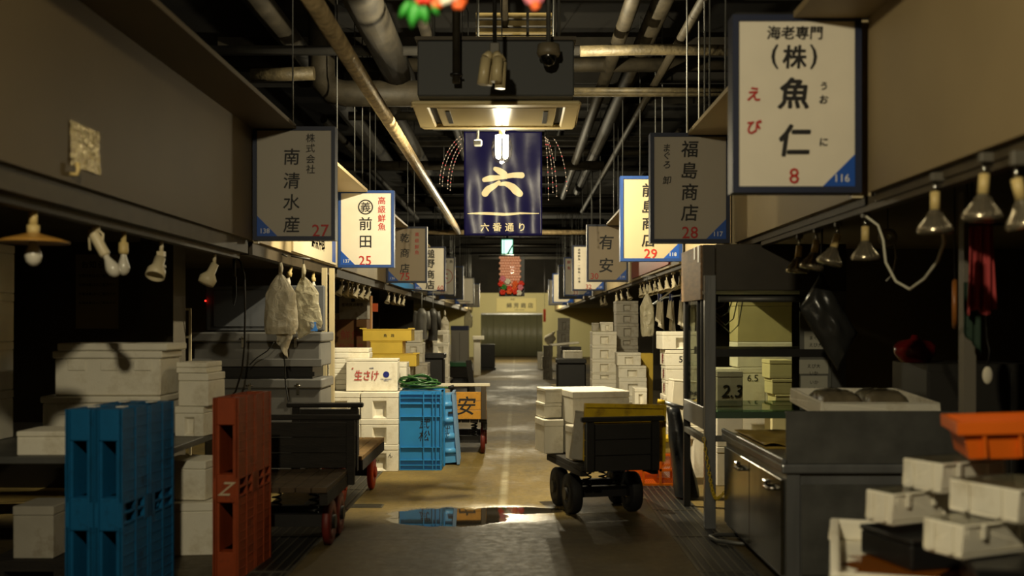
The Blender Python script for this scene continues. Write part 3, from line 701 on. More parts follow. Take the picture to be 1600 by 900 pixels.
def lettering(parent, items, y, mat=INK, name='lettering', ry=None):
    m = MB()
    for it in items: write(m, it[0], it[1], it[2], it[3], y, *(it[4:] if len(it) > 4 else ()))
    if ry: m.v = [tuple(Matrix.Rotation(ry, 3, 'Z') @ Vector(v)) for v in m.v]
    return obj(name, m, mat, parent, fixn=False)

# stack of boxes between the left cart and the blue crates
G = 'foam boxes beside the blue crates'
d = 10.09
wB, xB = 59 / F * d, (X(563, d) + X(622, d)) / 2
hsB = [Z(695, d), Z(655, d) - Z(695, d), Z(613, d) - Z(655, d)]
sB = stack(xB, d + .24, wB - .004, .46, hsB, 'against the blue crates', G, jit=.004)
lettering(sB[0], [('ん', .11, .16, .05, .004, .1), ('〃', -.02, .1, .06, .006, .1)], -.234)
sA = stack((X(500, d) + X(562.5, d)) / 2, d + .24, 62 / F * d - .004, .46, hsB, 'under the pile of foam lids', G, jit=.004)
lettering(sA[2], [('ルア', -.13, .15, .05, .004, .15), ('ズ火', .13, .13, .05, .004, .1)], -.234)
zt = Z(613, d) + .004
t = fbox((X(538, 10.13) + X(619, 10.13)) / 2, 10.16 + .17, zt, 81 / F * 10.13, .2, .325, 'white foam box with red printed characters standing on the stacks', None, 0, pocket=False, lidh=.03)
m = MB()
write(m, '生さけ', -.05, .155, .11, -.1035, .03, .1, .75)
obj('red_print', m, RED, t, fixn=False)
m = MB(); write(m, '生さけ', -.05, .155, .11, -.1048, -.004, .1, .75); obj('white_print_core', m, FOAM, t, fixn=False)
m2 = MB(); ring(m2, .145, .165, .031, .03, -.1035); obj('blue_emblem', m2, M('blue_ink', (24, 34, 120), .5), t, fixn=False)
m = MB(); write(m, '中央水産株式会社', .145, .118, .014, -.1035, .012); write(m, '鮮魚直送', .145, .103, .012, -.1035, .012); write(m, '天然産', -.0, .228, .014, -.1035, .02)
obj('small_print', m, MATS['blue_ink'], t, fixn=False)
m = MB(); write(m, '旬', -.19, .225, .022, -.1035, .02, .3); obj('red_seal', m, RED, t, fixn=False)
z = zt
for i, h in enumerate((.055, .05, .06, .05, .055, .05, .06, .045)):
    xx = (X(512, 10.4) + X(572, 10.4)) / 2 + srnd.uniform(-.02, .02)
    o = obj('loose_foam_slab', MB().box(-.2, .2, -.14, .14, 0, h - .002), FOAM, bevel=.006)
    at(o, (xx, 10.4 + .17, z), srnd.uniform(-.03, .03)); z += h
    tag(o, '%s white foam lid in the pile beside the printed box' % ('topmost' if i == 7 else NEXT_UP[i]), 'lid', 'foam lids piled on the stack')
# boxes and yellow cartons behind
G2 = 'yellow cartons behind the printed foam box'
d = 12.5
stack((X(580, d) + X(640, d)) / 2 + .0, d + .25, .46, .42, [.31, .31, Z(573, d) - .62], 'holding up the yellow cartons', 'foam boxes under the yellow cartons', jit=.005)
for px0, px1, py0, py1, lb in ((578, 650, 553, 573, 'lowest yellow carton of three behind the printed foam box'), (578, 628, 533, 553, 'middle yellow carton of three, the shortest one'), (566, 642, 514, 533, 'top yellow carton with two black marks on its front')):
    w_ = (px1 - px0) * d / F; h = Z(py0, d) - Z(py1, d) - .002
    t = thing('yellow_carton', lb, 'box', ((X(px0, d) + X(px1, d)) / 2, d + .24, Z(py1, d) + .001), group=G2)
    obj('body', MB().box(-w_ / 2, w_ / 2, -.2, .2, 0, h - .012), YFOAM, t, bevel=.004)
    obj('rim', MB().box(-w_ / 2 - .006, w_ / 2 + .006, -.206, .206, h - .0115, h), YFOAM, t, bevel=.003)
    for s in (-1, 1):
        if py0 == 514 or (px1 == 650 and s > 0): obj('corner_lug', MB().box(s * w_ / 2 - .04, s * w_ / 2 + .04, -.19, -.13, h + .0005, h + .014), YFOAM, t)
    if py0 == 514: lettering(t, [('魚', -.02, h * .45, .045, .02), ('政', .07, h * .45, .045, .02)], -.2012)
t = thing('wire_basket', 'black wire basket on the lids left of the yellow cartons', 'basket', (X(540, 10.9), 11.0, zt + .0), 0)
m = MB()
for zz, s in ((.30, 1), (.17, .85)): m.tube([(-.14 * s, -.1 * s, zz), (.14 * s, -.1 * s, zz), (.14 * s, .1 * s, zz), (-.14 * s, .1 * s, zz)], .006, 6, True)
for k in range(9):
    x = -.14 + .035 * k
    for s in (-1, 1): m.tube([(x, s * .1, .30), (x * .85, s * .085, .17)], .003, 5)
for k in range(6): m.tube([(-.119, -.085 + .034 * k, .17), (.119, -.085 + .034 * k, .17)], .003, 5)
obj('wire_frame', m, BLACK, t)
obj('stand', MB().box(-.1, .1, -.07, .07, .0, .165), GREYT, t)
stack(X(540, 10.9), 11.0, .36, .3, [.3, .3, zt - .602], 'under the wire basket', 'foam boxes under the wire basket', jit=.002)

# ------------------------------------------------------------------ blue crates, hose
d = 10.18
t = thing('blue_crate', 'blue plastic crate stood on end with black handwriting, beside the foam stack', 'crate', ((X(622, d) + X(688, d)) / 2 + .016, d, 0))
w_ = 65 / F * d; H = .785; dp = .3
m = MB().box(-w_ / 2, w_ / 2, .012, .03, 0, H).box(-w_ / 2, -w_ / 2 + .012, .03, dp, 0, H).box(w_ / 2 - .012, w_ / 2, .03, dp, 0, H).box(-w_ / 2, w_ / 2, .03, dp, 0, .012).box(-w_ / 2, w_ / 2, .03, dp, H - .012, H)
obj('shell', m, BLUEP, t)
m = MB()
for px in (623, 660, 674, 679.5, 686.5):
    x = X(px, d) - (X(622, d) + X(688, d)) / 2 - .003; m.box(x - .004, x + .004, -.012, .0119, 0, H)
for py in (616, 622, 631, 651, 699, 719, 727, 734):
    z = max(.004, Z(py, d)); m.box(-w_ / 2, w_ / 2, -.009, .0119, z - .004, z + .004)
obj('ribs', m, BLUEP, t)
lettering(t, [('武', .04, Z(662, d), .105, .006, .2), ('松', .035, Z(681, d), .115, .006, .2)], .0105, name='handwriting')
m = MB().box(-w_ / 2 - .012, w_ / 2 + .012, dp + .001, dp + .03, 0, .03).box(-w_ / 2 - .012, w_ / 2 + .012, dp + .001, dp + .03, H - .03, H + .012).box(-w_ / 2 - .012, -w_ / 2 + .02, dp + .001, dp + .03, .03, H - .03).box(w_ / 2 - .02, w_ / 2 + .012, dp + .001, dp + .03, .03, H - .03)
obj('rim', m, BLUEP, t)
t = thing('blue_crate', 'pale blue bulging crate tipped on its side against the upright blue crate', 'crate', (X(695, 10.56), 10.56, .02), 0)
t.rotation_euler = (0, -.075, .03)
H2 = .70; W2_ = .125
m = MB().box(-.02, -.005, .0, .42, 0, H2).box(-.02, W2_, 0, .014, 0, H2).box(-.02, W2_, .406, .42, 0, H2).box(-.02, W2_, .014, .406, 0, .014).box(-.02, W2_, .014, .406, H2 - .014, H2)
obj('shell', m, M('pale_blue_plastic', (78, 150, 204), .4, var=.1), t)
m = MB()
for z, r in ((.12, .032), (.27, .036), (.44, .036), (.6, .032)): m.cyl((-.018, .006, z), (W2_ - .003, .006, z), r, 18)
m.v = [(x, y if y < .014 else .014, z) for x, y, z in m.v]
obj('bulges', m, MATS['pale_blue_plastic'], t)
m = MB().box(W2_, W2_ + .03, -.03, 0, -.02, H2 + .02).box(W2_, W2_ + .03, .42, .45, -.02, H2 + .02).box(W2_, W2_ + .03, 0, .42, H2 - .0, H2 + .02).box(W2_, W2_ + .03, 0, .42, -.02, 0)
obj('rim', m, M('rim_greyblue', (110, 140, 172), .45), t)
obj('catch', MB().box(W2_ - .05, W2_ - .002, -.02, -.0005, H2 * .72, H2 * .75), BLACK, t)
lettering(t, [('武', .035, .34, .1, .004, .3)], -.05, name='handwriting')
t = thing('garden_hose', 'coiled dark green hose lying on the upright blue crate', 'hose', (X(657, 10.3), 10.33, H + .014))
rr = random.Random(4); pts = []
n = 210
for i in range(n):
    a = i / n * 2 * PI * 8.5; k = i / n
    rx = .16 + .04 * math.sin(k * 17) ; ry = .1 + .03 * math.cos(k * 23)
    tl = .5 * math.sin(k * 9)
    pts.append((-.02 + rx * math.cos(a) + .02 * math.sin(k * 31), ry * math.sin(a), .018 + .03 * k + (.085 + .05 * math.sin(k * 13)) * (.5 + .5 * math.sin(a * 1.0 + 7 * k)) * (.45 + .55 * k)))
obj('coil', MB().tube(pts, .0105, 8), GREENH, t)
e0 = Vector(pts[-1]); obj('loose_loop', MB().tube([e0, e0 + Vector((.06, -.02, .05)), e0 + Vector((.17, -.02, .07)), e0 + Vector((.23, 0, .045)), e0 + Vector((.2, .02, .01)), e0 + Vector((.08, .02, .0)), e0 + Vector((0, .0, -.03))], .0105, 8), GREENH, t)
p0 = Vector((.0, -.1, .014)); obj('loose_end', MB().tube([p0 + Vector((-.1, 0, 0)), p0 + Vector((0, -.01, .002)), p0 + Vector((.14, -.0, .004)), p0 + Vector((.23, .0, .01)), p0 + Vector((.29, .01, .002))], .0105, 8), GREENH, t)
obj('nozzle', MB().cyl(p0 + Vector((.285, .01, .0025)), p0 + Vector((.34, .015, .02)), .016, 10), RUBBER, t)

# ------------------------------------------------------------------ flatbed carts
def wheel_mb(r, wd, hub=False):
    m = MB(); n = 24
    prof = [(r * .3, -wd / 2), (r * .78, -wd / 2), (r * .8, -wd * .42), (r * .93, -wd / 2), (r, -wd * .3), (r, wd * .3), (r * .93, wd / 2), (r * .8, wd * .42), (r * .78, wd / 2), (r * .3, wd / 2), (r * .3, -wd / 2)]
    m.m = Matrix.Rotation(PI / 2, 4, 'Y'); m.lathe(prof, n); return m
def spring_mb(x, y, z0, z1, r=.03, n=5):
    return MB().tube([(x + r * math.cos(a * PI / 4), y + r * math.sin(a * PI / 4), z0 + (z1 - z0) * a / (8 * n)) for a in range(8 * n + 1)], .007, 6)
def cart(label, loc, rz, W, L, ph, hbt, tyre, hubm, wr=.15, ww=.06, hb_y=0, hb_lean=0, deck=None, hbm=None, axles=(.3, .8), track=None, rail=None, railm=None, name='flatbed_cart', track0=None, sill=.115, hbw=None, hb_bot=None, post_up=.02):
    t = thing(name, label, 'cart', loc, rz, 'flatbed market carts')
    deck = deck or WOOD; hbm = hbm or DWOOD; railm = railm or DWOOD; track = track or W - .14; hbw = hbw or W
    m = MB(); n = 6
    for i in range(n): m.box(-W / 2 + W * i / n + .003, -W / 2 + W * (i + 1) / n - .003, 0.0, L, ph - .035, ph)
    obj('deck_planks', m, deck, t, bevel=.003)
    for s in (-1, 1): obj('side_sill', MB().box(s * W / 2 - (.05 if s > 0 else 0), s * W / 2 + (.05 if s < 0 else 0), .02, L - .02, ph - sill, ph - .036), DWOOD, t)
    hb = MB(); nb = 3; bot = ph + .004 if hb_bot is None else hb_bot
    for i in range(nb):
        z0 = bot + (hbt - bot) * i / nb; z1 = bot + (hbt - bot) * (i + 1) / nb - .004
        hb.box(-hbw / 2, hbw / 2, hb_y - .03, hb_y - .002, z0, z1)
    hbo = obj('headboard', hb, hbm, t, bevel=.003)
    for s in (-1, 1): obj('headboard_post', MB().box(s * (hbw / 2 - .03) - .028, s * (hbw / 2 - .03) + .028, hb_y - .075, hb_y - .031, bot if hb_bot else ph - .11, (rail or hbt) - .02), railm, t, bevel=.004)
    if rail: obj('handle_bar', MB().box(-hbw / 2 - .04, hbw / 2 + .04, hb_y - .08, hb_y - .03, rail - .019, rail + .018), railm, t, bevel=.008)
    track_all = track
    for ya in axles:
        track = track0 if (track0 and ya == axles[0]) else track_all
        obj('axle', MB().box(-track / 2 - .02, track / 2 + .02, ya - .03, ya + .03, wr - .03, wr + .05), BLACK, t)
        for s in (-1, 1):
            wm = wheel_mb(wr, ww); wm.v = [(x + s * (track / 2 + ww / 2 + .025), y + ya, z + wr) for x, y, z in wm.v]
            wo = obj('wheel', wm, tyre, t)
            hm = MB().cyl((s * (track / 2 + .022), ya, wr), (s * (track / 2 + ww + .045), ya, wr), wr * .31, 14); obj('hub', hm, hubm, wo)
            obj('spring', spring_mb(s * (track / 2 - .05), ya, wr + .05, ph - .036, .03), BLACK, t)
    return t
REDW = M('red_wheel', (112, 32, 22), .55, var=.4); ORW = M('orange_wheel', (214, 74, 24), .5, var=.2)
# near left cart: its headboard stands at the far end
c1 = cart('dark wooden flatbed cart beside the rust pallet, empty deck towards the view', (-1.50, 6.46, 0), 0, .60, .85, .42, .755, REDW, BLACK, .15, .05, hb_y=.882, axles=(.3, .62), hbm=DWOOD, deck=DECKW, rail=.79, hbw=.69, track=.42)
c2 = cart('dark flatbed cart with an orange wheel in front of the foam stacks', (-1.48, 7.95, 0), .0, .56, 1.32, .43, .80, ORW, ORW, .15, .045, hb_y=0, axles=(.35, 1.08), hbm=DWOOD, rail=.83, deck=WOOD, hbw=.51, track=.30, track0=.02)
def cart3():
    t = cart('flatbed cart with a yellow headboard painted with one black character', (-.62, 11.32, 0), .03, .58, 1.25, .40, .71, REDW, REDW, .15, .05, hb_y=0, axles=(.22, .95), hbm=YBOARD, deck=DWOOD, hbw=.56, hb_bot=.405, track=.38, rail=.785, railm=M('cart_frame_dark', (60, 50, 34), .5))
    for o in t.children:
        if o.name.startswith('handle_bar'):
            o.data.materials[0] = M('pale_handle', (206, 198, 176), .5); o['label'] = 'pale wooden handle bar'
    lettering(t, [('安', .06, .555, .22, .012, .15)], -.0315, name='painted_character'); return t
cart3()
c4 = cart('loaded flatbed cart with a black headboard backed by a yellow board', (.755, 7.48, 0), math.radians(13), .60, 1.0, .42, .73, RUBBER, BLACK, .155, .09, hb_y=0, axles=(.44, .8), hbm=M('black_board', (26, 23, 19), .7, var=.4), deck=DWOOD, rail=.765, railm=BLACK, hbw=.555, track=.34, hb_bot=.385, sill=.075)
def on4(lx, ly, z): 
    a = math.radians(13); return (.70 + lx * math.cos(a) - ly * math.sin(a), 7.48 + lx * math.sin(a) + ly * math.cos(a), z)
t = thing('yellow_tray', 'yellow board standing up behind the black cart headboard', 'board', on4(.02, .06, .44), math.radians(13)); t.rotation_euler = (-.03, .035, math.radians(13))
obj('panel', MB().box(-.22, .41, 0.02, .05, 0, .425), YPAINT, t, bevel=.004)
obj('edge_lip', MB().box(-.22, .41, .0, .019, .395, .425).box(.39, .41, .0, .019, 0, .394), YPAINT, t)
G4 = 'foam boxes loaded on the right cart'
a4 = math.radians(13)
def load(lx, ly, z, w, dd, h, lab, **k): return fbox(*on4(lx, ly, z), w, dd, h, lab, G4, a4 + k.pop('dz', 0), **k)
load(.08, .93 - .08, .4225, .45, .62, .25, 'lower big foam box on the loaded cart, under its twin')
load(.08, .93 - .08, .6735, .46, .64, .255, 'big foam box on top of the cart load', pocket=False)
load(-.245, .90, .4225, .16, .30, .27, 'squat foam box at the outer rear corner of the cart', pocket=False)
load(-.235, 1.05 - .1, .700, .15, .26, .12, 'middle foam box of the narrow pile on the outer cart edge', pocket=False)
load(-.23, .95, .8215, .14, .28, .115, 'top foam box of the narrow pile on the outer cart edge', pocket=False)
load(-.18, .36, .4225, .1, .2, .26, 'small upright foam box wedged behind the headboard', pocket=False)
t = fbox(*on4(-.19, .14, .445), .2, .05, .36, 'grey foam lid stood on edge against the cart headboard', None, a4, pocket=False, mat=FOAMG, lidh=.02); t.rotation_euler = (-.06, .16, a4)

# orange mesh crate and what is on it
d = 9.2
t = thing('orange_crate', 'orange mesh crate on the floor behind the loaded cart', 'crate', ((X(978, d) + X(1060, d)) / 2, d, 0))
w_ = 80 / F * d; h = .29; dp = .34
m = MB()
for z in (0, .13, h - .025):
    for y in (0, dp - .02): m.box(-w_ / 2, w_ / 2, y, y + .02, z, z + .022)
    for x in (-w_ / 2, w_ / 2 - .02): m.box(x, x + .02, .0205, dp - .0205, z, z + .022)
for x in (-w_ / 2, -w_ / 6 - .01, w_ / 6 - .01, w_ / 2 - .02):
    for y in (0, dp - .02): m.box(x, x + .02, y, y + .02, .022, h - .025)
obj('frame', m, ORMESH, t)
n = 24
for y in (.007, dp - .013):
    m = MB()
    for i in range(-10, n + 1):
        for sg in (1, -1):
            x0 = -w_ / 2 + i * w_ / n; zz = h - .03
            p = [(x0, .02), (x0 + zz - .02, zz)] if sg > 0 else [(x0 + zz - .02, .02), (x0, zz)]
            (xa, za), (xb, zb) = p
            def clip(x):
                return max(-w_ / 2 + .004, min(w_ / 2 - .004, x))
            ta = (clip(xa) - xa) / (xb - xa); tb = (clip(xb) - xa) / (xb - xa)
            if abs(tb - ta) < .05: continue
            m.tube([(xa + (xb - xa) * ta, y + .003, za + (zb - za) * ta), (xa + (xb - xa) * tb, y + .003, za + (zb - za) * tb)], .0032, 4)
    obj('mesh_side', m, ORMESH, t)
obj('bottom', MB().box(-w_ / 2 + .021, w_ / 2 - .021, .021, dp - .021, .002, .012), ORANGE, t)
t = thing('yellow_foam_tray', 'yellowish tray lying on the orange mesh crate', 'tray', (X(1042, d), d + .17, .2915))
obj('tray_body', MB().box(-.19, .19, -.16, .16, 0, .1), M('straw_board', (190, 168, 96), .6, var=.2), t, bevel=.006)
obj('yellow_lip', MB().box(-.2, .2, -.17, .17, .101, .135), YPAINT, t, bevel=.004)

# numbered stack by the glass case
d = 10.35
z = Z(671, d); xs0 = X(1041, d)
t = thing('timber_skid', 'yellow timber block under the red printed foam boxes', 'block', (xs0 + .2, d + .2, 0)); obj('block', MB().box(-.19, .19, -.19, .19, 0, z - .16), WOOD, t, bevel=.004); obj('top_board', MB().box(-.21, .21, -.2, .2, z - .159, z - .001), YPAINT, t, bevel=.004)
G5 = 'red printed foam boxes beside the glass case'
ys = [671, 645, 618, 595, 572, 547]
for i in range(5):
    h = Z(ys[i + 1], d) - Z(ys[i], d) - .001
    b = fbox(xs0 + .2 + srnd.uniform(-.012, .012), d + .2, Z(ys[i], d), .4, .36, h, '%s red printed foam box in the stack beside the glass case' % ('top number-marked' if i == 4 else NEXT_UP[i]), G5, srnd.uniform(-.02, .02), pocket=False)
    m = MB(); write(m, '鮮', 0, h * .45, .12, 0, .02); m.v = [(-.2015, -x_, z_) for x_, y_, z_ in m.v]; obj('red_print', m, RED, b, fixn=False)
    if i == 4: lettering(b, [('5.4', -.01, h * .42, .09, .012)], -.1815)
fbox(X(1058, d) + .06, d + .21, Z(546, d), .42, .38, Z(518, d) - Z(546, d), 'wide white foam box crowning the red printed stack', None, .04)
t = fbox(X(1068, 9.75), 9.8, .50, .3, .2, .42, 'white box with a dark emblem leaning against the red printed stack', None, 0, pocket=False, lidh=.02); t.rotation_euler = (0, .09, .1)
m = MB(); ring(m, .06, .22, .036, .035, -.102); write(m, '中央', .05, .3, .05, -.102, .03); obj('emblem', m, M('navy_ink', (30, 34, 60), .5), t, fixn=False)
fbox(X(1068, 9.75) + .02, 9.8, 0, .36, .26, .49, 'foam box on the floor carrying the box with a dark emblem', None, 0)

# ------------------------------------------------------------------ pallets stood on edge
def pallet(label, loc, rz, mat, group, T=.143, H=1.035, L=.6, mark=None, tabs=False):
    t = thing('plastic_pallet', label, 'pallet', loc, rz, group)
    for s in (0, 1):
        x0 = 0 if s == 0 else T - .022; m = MB()
        a, b = x0, x0 + .022; pa, pb = x0 + .005, x0 + .017
        for z0, z1 in ((0, .46), (.58, H)): m.box(pa, pb, .0, L, z0, z1)
        for y in (0, L * .24, L * .47, L * .52, L * .76, L - .02): m.box(a, b, y, y + .018, 0, H)
        z = 0
        while z < H - .01:
            m.box(a + .002, b - .002, .0185, L - .0205, z, z + .008); z += .052
        m.box(a, b, L * .4, L * .6, .46, .58)
        obj('lattice_deck', m, mat, t)
    for y0, y1 in ((0, .09), (L - .09, L)):
        for z0, z1 in ((0, .16), (.44, .60), (.88, H)):
            obj('end_block', MB().box(.0225, T - .0225, y0 + .002, y1, z0, z1), mat, t, bevel=.004)
    m = MB()
    for z0, z1 in ((.16, .44), (.60, .88)): m.box(.0225, .036, .01, L - .01, z0 + .001, z1 - .001).box(T - .036, T - .0225, .01, L - .01, z0 + .001, z1 - .001)
    obj('fork_channel', m, mat, t)
    obj('centre_block', MB().box(.0365, T - .0365, L * .42, L * .58, .002, H - .002), mat, t)
    if mark: m = MB(); write(m, mark, T * .55, .52, .11, -.001, .012, .5); obj('worn_marking', m, M('worn_white', (190, 170, 140), .6), t, fixn=False)
    if tabs:
        for y in (L * .2, L * .75): obj('white_tab', MB().box(T * .35, T * .65, y, y + .05, H + .0005, H + .006), M('white_tab', (206, 204, 192), .5), t)
    return t
xb = X(193, 5.0)
pallet('blue plastic pallet on edge, the one nearer the aisle', (xb - .143, 5.0, 0), math.radians(-5), PALB, 'blue pallets stood on edge', tabs=True)
pallet('blue plastic pallet on edge, the one nearer the wall', (xb - .291, 5.012, 0), math.radians(-5), PALB, 'blue pallets stood on edge', tabs=True)
pallet('rust coloured plastic pallet stood on edge beside the dark cart', (X(372, 5.78) - .15, 5.8, 0), math.radians(-4), RUST, None, mark='Z', T=.15)

# ------------------------------------------------------------------ left stall: table, white boxes, tubs
t = thing('work_table', 'dark work table in the near left stall carrying the white boxes', 'table', (-3.3, 6.75, 0))
obj('table_top', MB().box(-1.5, 1.26, -1.1, .9, .68, .72), STEELD, t, bevel=.004)
for x in (-1.44, 1.2):
    for y in (-1.04, .82): obj('leg', MB().box(x - .025, x + .025, y - .025, y + .025, 0, .679), STEELD, t)
def bigbox(x0, x1, z0, z1, y, dp, label, lids=1, lh=.045, mat=None):
    w_ = x1 - x0; t = thing('foam_box', label, 'box', ((x0 + x1) / 2, y + dp / 2, z0))
    h = z1 - z0 - lids * lh
    obj('body', MB().box(-w_ / 2 + .012, w_ / 2 - .012, -dp / 2 + .012, dp / 2 - .012, 0, h), mat or FOAM, t, bevel=.008)
    for k in range(lids):
        o_ = .03 * k
        obj('lid', MB().box(-w_ / 2 + o_, w_ / 2 + o_, -dp / 2, dp / 2, h + .001 + k * lh, h + (k + 1) * lh - .002), mat or FOAM, t, bevel=.008)
    for k in range(3):
        xx = -w_ * .36 + k * w_ * .3; obj('hand_hold', MB().box(xx, xx + w_ * .16, -dp / 2 + .004, -dp / 2 + .0115, h * .68, h * .97), mat or FOAM, t, bevel=.003)
    return t
d = 6.5
bigbox(X(62, d), X(250, d), .7215, .995, d, .42, 'long lower white foam box behind the blue pallets', 1)
bigbox(X(80, d), X(252, d), .9965, Z(536, d), d + .01, .40, 'long upper white foam box with two lids behind the blue pallets', 2, .05)
fbox((X(20, 5.65) + X(105, 5.65)) / 2, 5.68 + .16, .7215, 85 / F * 5.65, .3, .135, 'low beige foam box at the front of the dark table', None, .02, pocket=False)
d = 6.65
b = fbox(X(298, d), d + .16, .7215, .19, .3, .195, 'lower small foam box on the table end beside the rust pallet', 'small foam boxes on the table end', -.1)
b = fbox(X(304, d), d + .16, .918, .2, .3, .215, 'middle small foam box on the table end beside the rust pallet', 'small foam boxes on the table end', -.08, pocket=False)
for k in range(2):
    o = obj('loose_foam_slab', MB().box(-.1, .1, -.15, .15, 0, .034), FOAM, bevel=.004); at(o, (X(300, d), d + .16, 1.1345 + .036 * k), -.05)
    tag(o, '%s foam lid lying on the small boxes on the table end' % ('upper', 'lower')[1 - k], 'lid', 'foam lids on the table end')
fbox(X(296, 6.4) - .03, 6.4 + .2, .0, .36, .36, .33, 'dusty foam box on the floor under the dark table', None, .1, pocket=False)
t = fbox(X(296, 6.5) - .03, 6.55 + .1, .335, .3, .3, .25, 'foam box stacked under the dark table edge', None, -.1, pocket=False)
t = thing('timber_skid', 'low timber skid under the dark table', 'skid', (X(45, 5.8), 6.0, 0)); obj('top_board', MB().box(-.25, .25, -.2, .2, .05, .11), DWOOD, t); obj('runner', MB().box(-.22, -.14, -.2, .2, 0, .0495), DWOOD, t); obj('runner', MB().box(.14, .22, -.2, .2, 0, .0495), DWOOD, t)
fbox(X(45, 5.8), 6.0, .1115, .23, .3, .3, 'brownish foam box on a skid in the dark under the table', None, 0, pocket=False, mat=FOAMG)
st = stack(X(-14, 6.3) - .17, 6.3 + .17, .3, .32, [.31, .31, .31, .31], 'at the far wall end of the dark table', 'printed foam boxes on the dark table', jit=.006, z=.7215, pocket=False)
for b in st: lettering(b, [('鮮魚', .05, .2, .05, .012), ('直送', .05, .1, .05, .012)], -.1625)

t = thing('glass_cabinet', 'small framed glass cabinet in the dark left stall', 'cabinet', (X(272, 8.9), 8.8, .0))
h0, h1 = 0.9, Z(481, 8.8); w_ = .23
m = MB()
for x in (-w_ / 2, w_ / 2 - .02):
    for y in (0, .2): m.box(x, x + .02, y, y + .02, 0, h1)
for z in (h0, h0 + (h1 - h0) * .62, h1 - .02):
    for y in (0, .2): m.box(-w_ / 2 + .0205, w_ / 2 - .0205, y, y + .02, z, z + .02)
obj('frame', m, CREAM, t)
obj('shelf', MB().box(-w_ / 2 + .021, w_ / 2 - .021, .0205, .1995, h0, h0 + .01), STEELD, t)
obj('glass_front', MB().box(-w_ / 2 + .0205, w_ / 2 - .0205, .008, .012, h0 + .021, h1 - .021), GLASS, t)
o = obj('notice_sheet', MB().box(-.19, .19, 0, .004, -.33, .33), M('grey_paper', (150, 142, 120), .7)); at(o, (X(145, 9.0), 9.09, Z(455, 9.0))); tag(o, 'large dim notice sheet on the back partition of the left stall', 'notice')
lettering(o, [('お知らせ', 0, .24, .07, .012)] + [('市場休業日のご案内です', 0, .14 - .08 * k, .03, .01) for k in range(4)], -.001)

def tub(label, x0, x1, z0, z1, y, dp, legs=False):
    w_ = x1 - x0; h = z1 - z0; t = thing('insulated_tub', label, 'tub', ((x0 + x1) / 2, y + dp / 2, z0), group='grey insulated fish tubs')
    obj('body', MB().box(-w_ / 2 + .02, w_ / 2 - .02, -dp / 2 + .02, dp / 2 - .02, .0 if not legs else .08, h - .09), GREYT, t, bevel=.012)
    obj('lid', MB().box(-w_ / 2, w_ / 2, -dp / 2, dp / 2, h - .089, h - .001), GREYT, t, bevel=.012)
    obj('base_lip', MB().box(-w_ / 2 + .005, w_ / 2 - .005, -dp / 2 + .005, -dp / 2 + .0195, .0, .07), GREYT, t, bevel=.004)
    for k in (-.1, .3):
        o = obj('latch', MB().box(k * w_ - .012, k * w_ + .012, -dp / 2 - .012, -dp / 2 - .0005, h - .14, h - .04), CHROME, t); obj('latch_pull', MB().cyl((k * w_ - .03, -dp / 2 - .018, h - .06), (k * w_ + .03, -dp / 2 - .018, h - .06), .006, 8), CHROME, o)
    return t
d = 9.25
tx0, tx1 = -2.95, X(503, d)
tub('lower grey insulated tub beside the white foam stacks', tx0 + .1, tx1, 0, Z(592, d), d, .6)
t = thing('tub_gap_filler', 'black filler for the dark gap between the two grey insulated tubs', 'block', ((tx0 + tx1) / 2, d + .3, Z(592, d) + .0005)); obj('slab', MB().box(-.5, .5, -.26, .26, 0, Z(573, d) - Z(592, d) - .001), BLACK, t, bevel=.005); obj('slab_edge', MB().box(-.52, .52, -.27, -.261, .02, .06), BLACK, t)  # black filler stands in for the shaded gap between the tubs
tub('upper grey insulated tub under the hanging white bags', tx0, tx1, Z(573, d), Z(519, d), d, .6)
t = thing('raised_lid', 'dark grey tub lid propped upright behind the hanging bags', 'lid', ((tx0 + tx1) / 2 - .02, d + .46, Z(518, d) + .001)); hh = Z(443, d) - Z(518, d)
obj('panel', MB().box(-.58, .55, 0, .05, 0, hh), M('charcoal_panel', (84, 86, 90), .55), t, bevel=.012)
obj('panel_rib', MB().box(-.5, .48, -.012, -.0005, hh * .1, hh * .9), MATS['charcoal_panel'], t, bevel=.004)

# ------------------------------------------------------------------ right stall: glass case, steel counter, sheet, trays
t = thing('glass_display_case', 'tall steel framed glass display case beside the steel counter', 'display case', (1.33, 7.25, 0))
CW, CD = 1.0, .95
zt, zc, zm, zb = 2.02, 1.69, 1.24, .845
obj('corner_post', MB().box(0, .078, 0, .06, .0, 1.80), STEEL, t, bevel=.004)
obj('corner_post', MB().box(CW - .1, CW, 0, .06, 0, 1.69), STEELD, t, bevel=.004)
for y in (CD - .05,):
    for x in (0, CW - .05): obj('corner_post', MB().box(x, x + .05, y, CD, 0, 1.69), BLACK, t)
obj('upper_cabinet', MB().box(.0, CW, .0605, CD, zc + .0005, zt).box(.079, CW, .0, .06, zc + .0005, zt), M('dark_cabinet_front', (60, 54, 44), .55, var=.2), t, bevel=.004)
obj('wood_side_panel', MB().box(-.014, -.0005, .1, CD, 1.63, zt), M('brown_veneer', (136, 104, 66), .55, var=.35, vs=6, stretch=(1, 1, 6)), t)
obj('tape_patch', MB().box(-.018, -.0145, .14, .2, 1.9, zt + .0).box(-.018, -.0145, .3, .36, 1.93, zt), M('white_tape', (225, 222, 210), .4), t)
obj('middle_shelf', MB().box(.0785, CW - .1, .02, CD - .051, zm - .02, zm + .035), BLACK, t)
obj('shelf_light', MB().cyl((.1, .012, zc - .06), (CW - .12, .012, zc - .06), .022, 10), STEELD, t)
obj('bottom_shelf', MB().box(.0785, CW - .1, .0, CD - .051, zb - .015, zb), GLASSG, t)
obj('bottom_rail', MB().box(.0785, CW - .1, .0, .04, zb - .06, zb - .0155), M('green_rail', (70, 92, 74), .35), t)
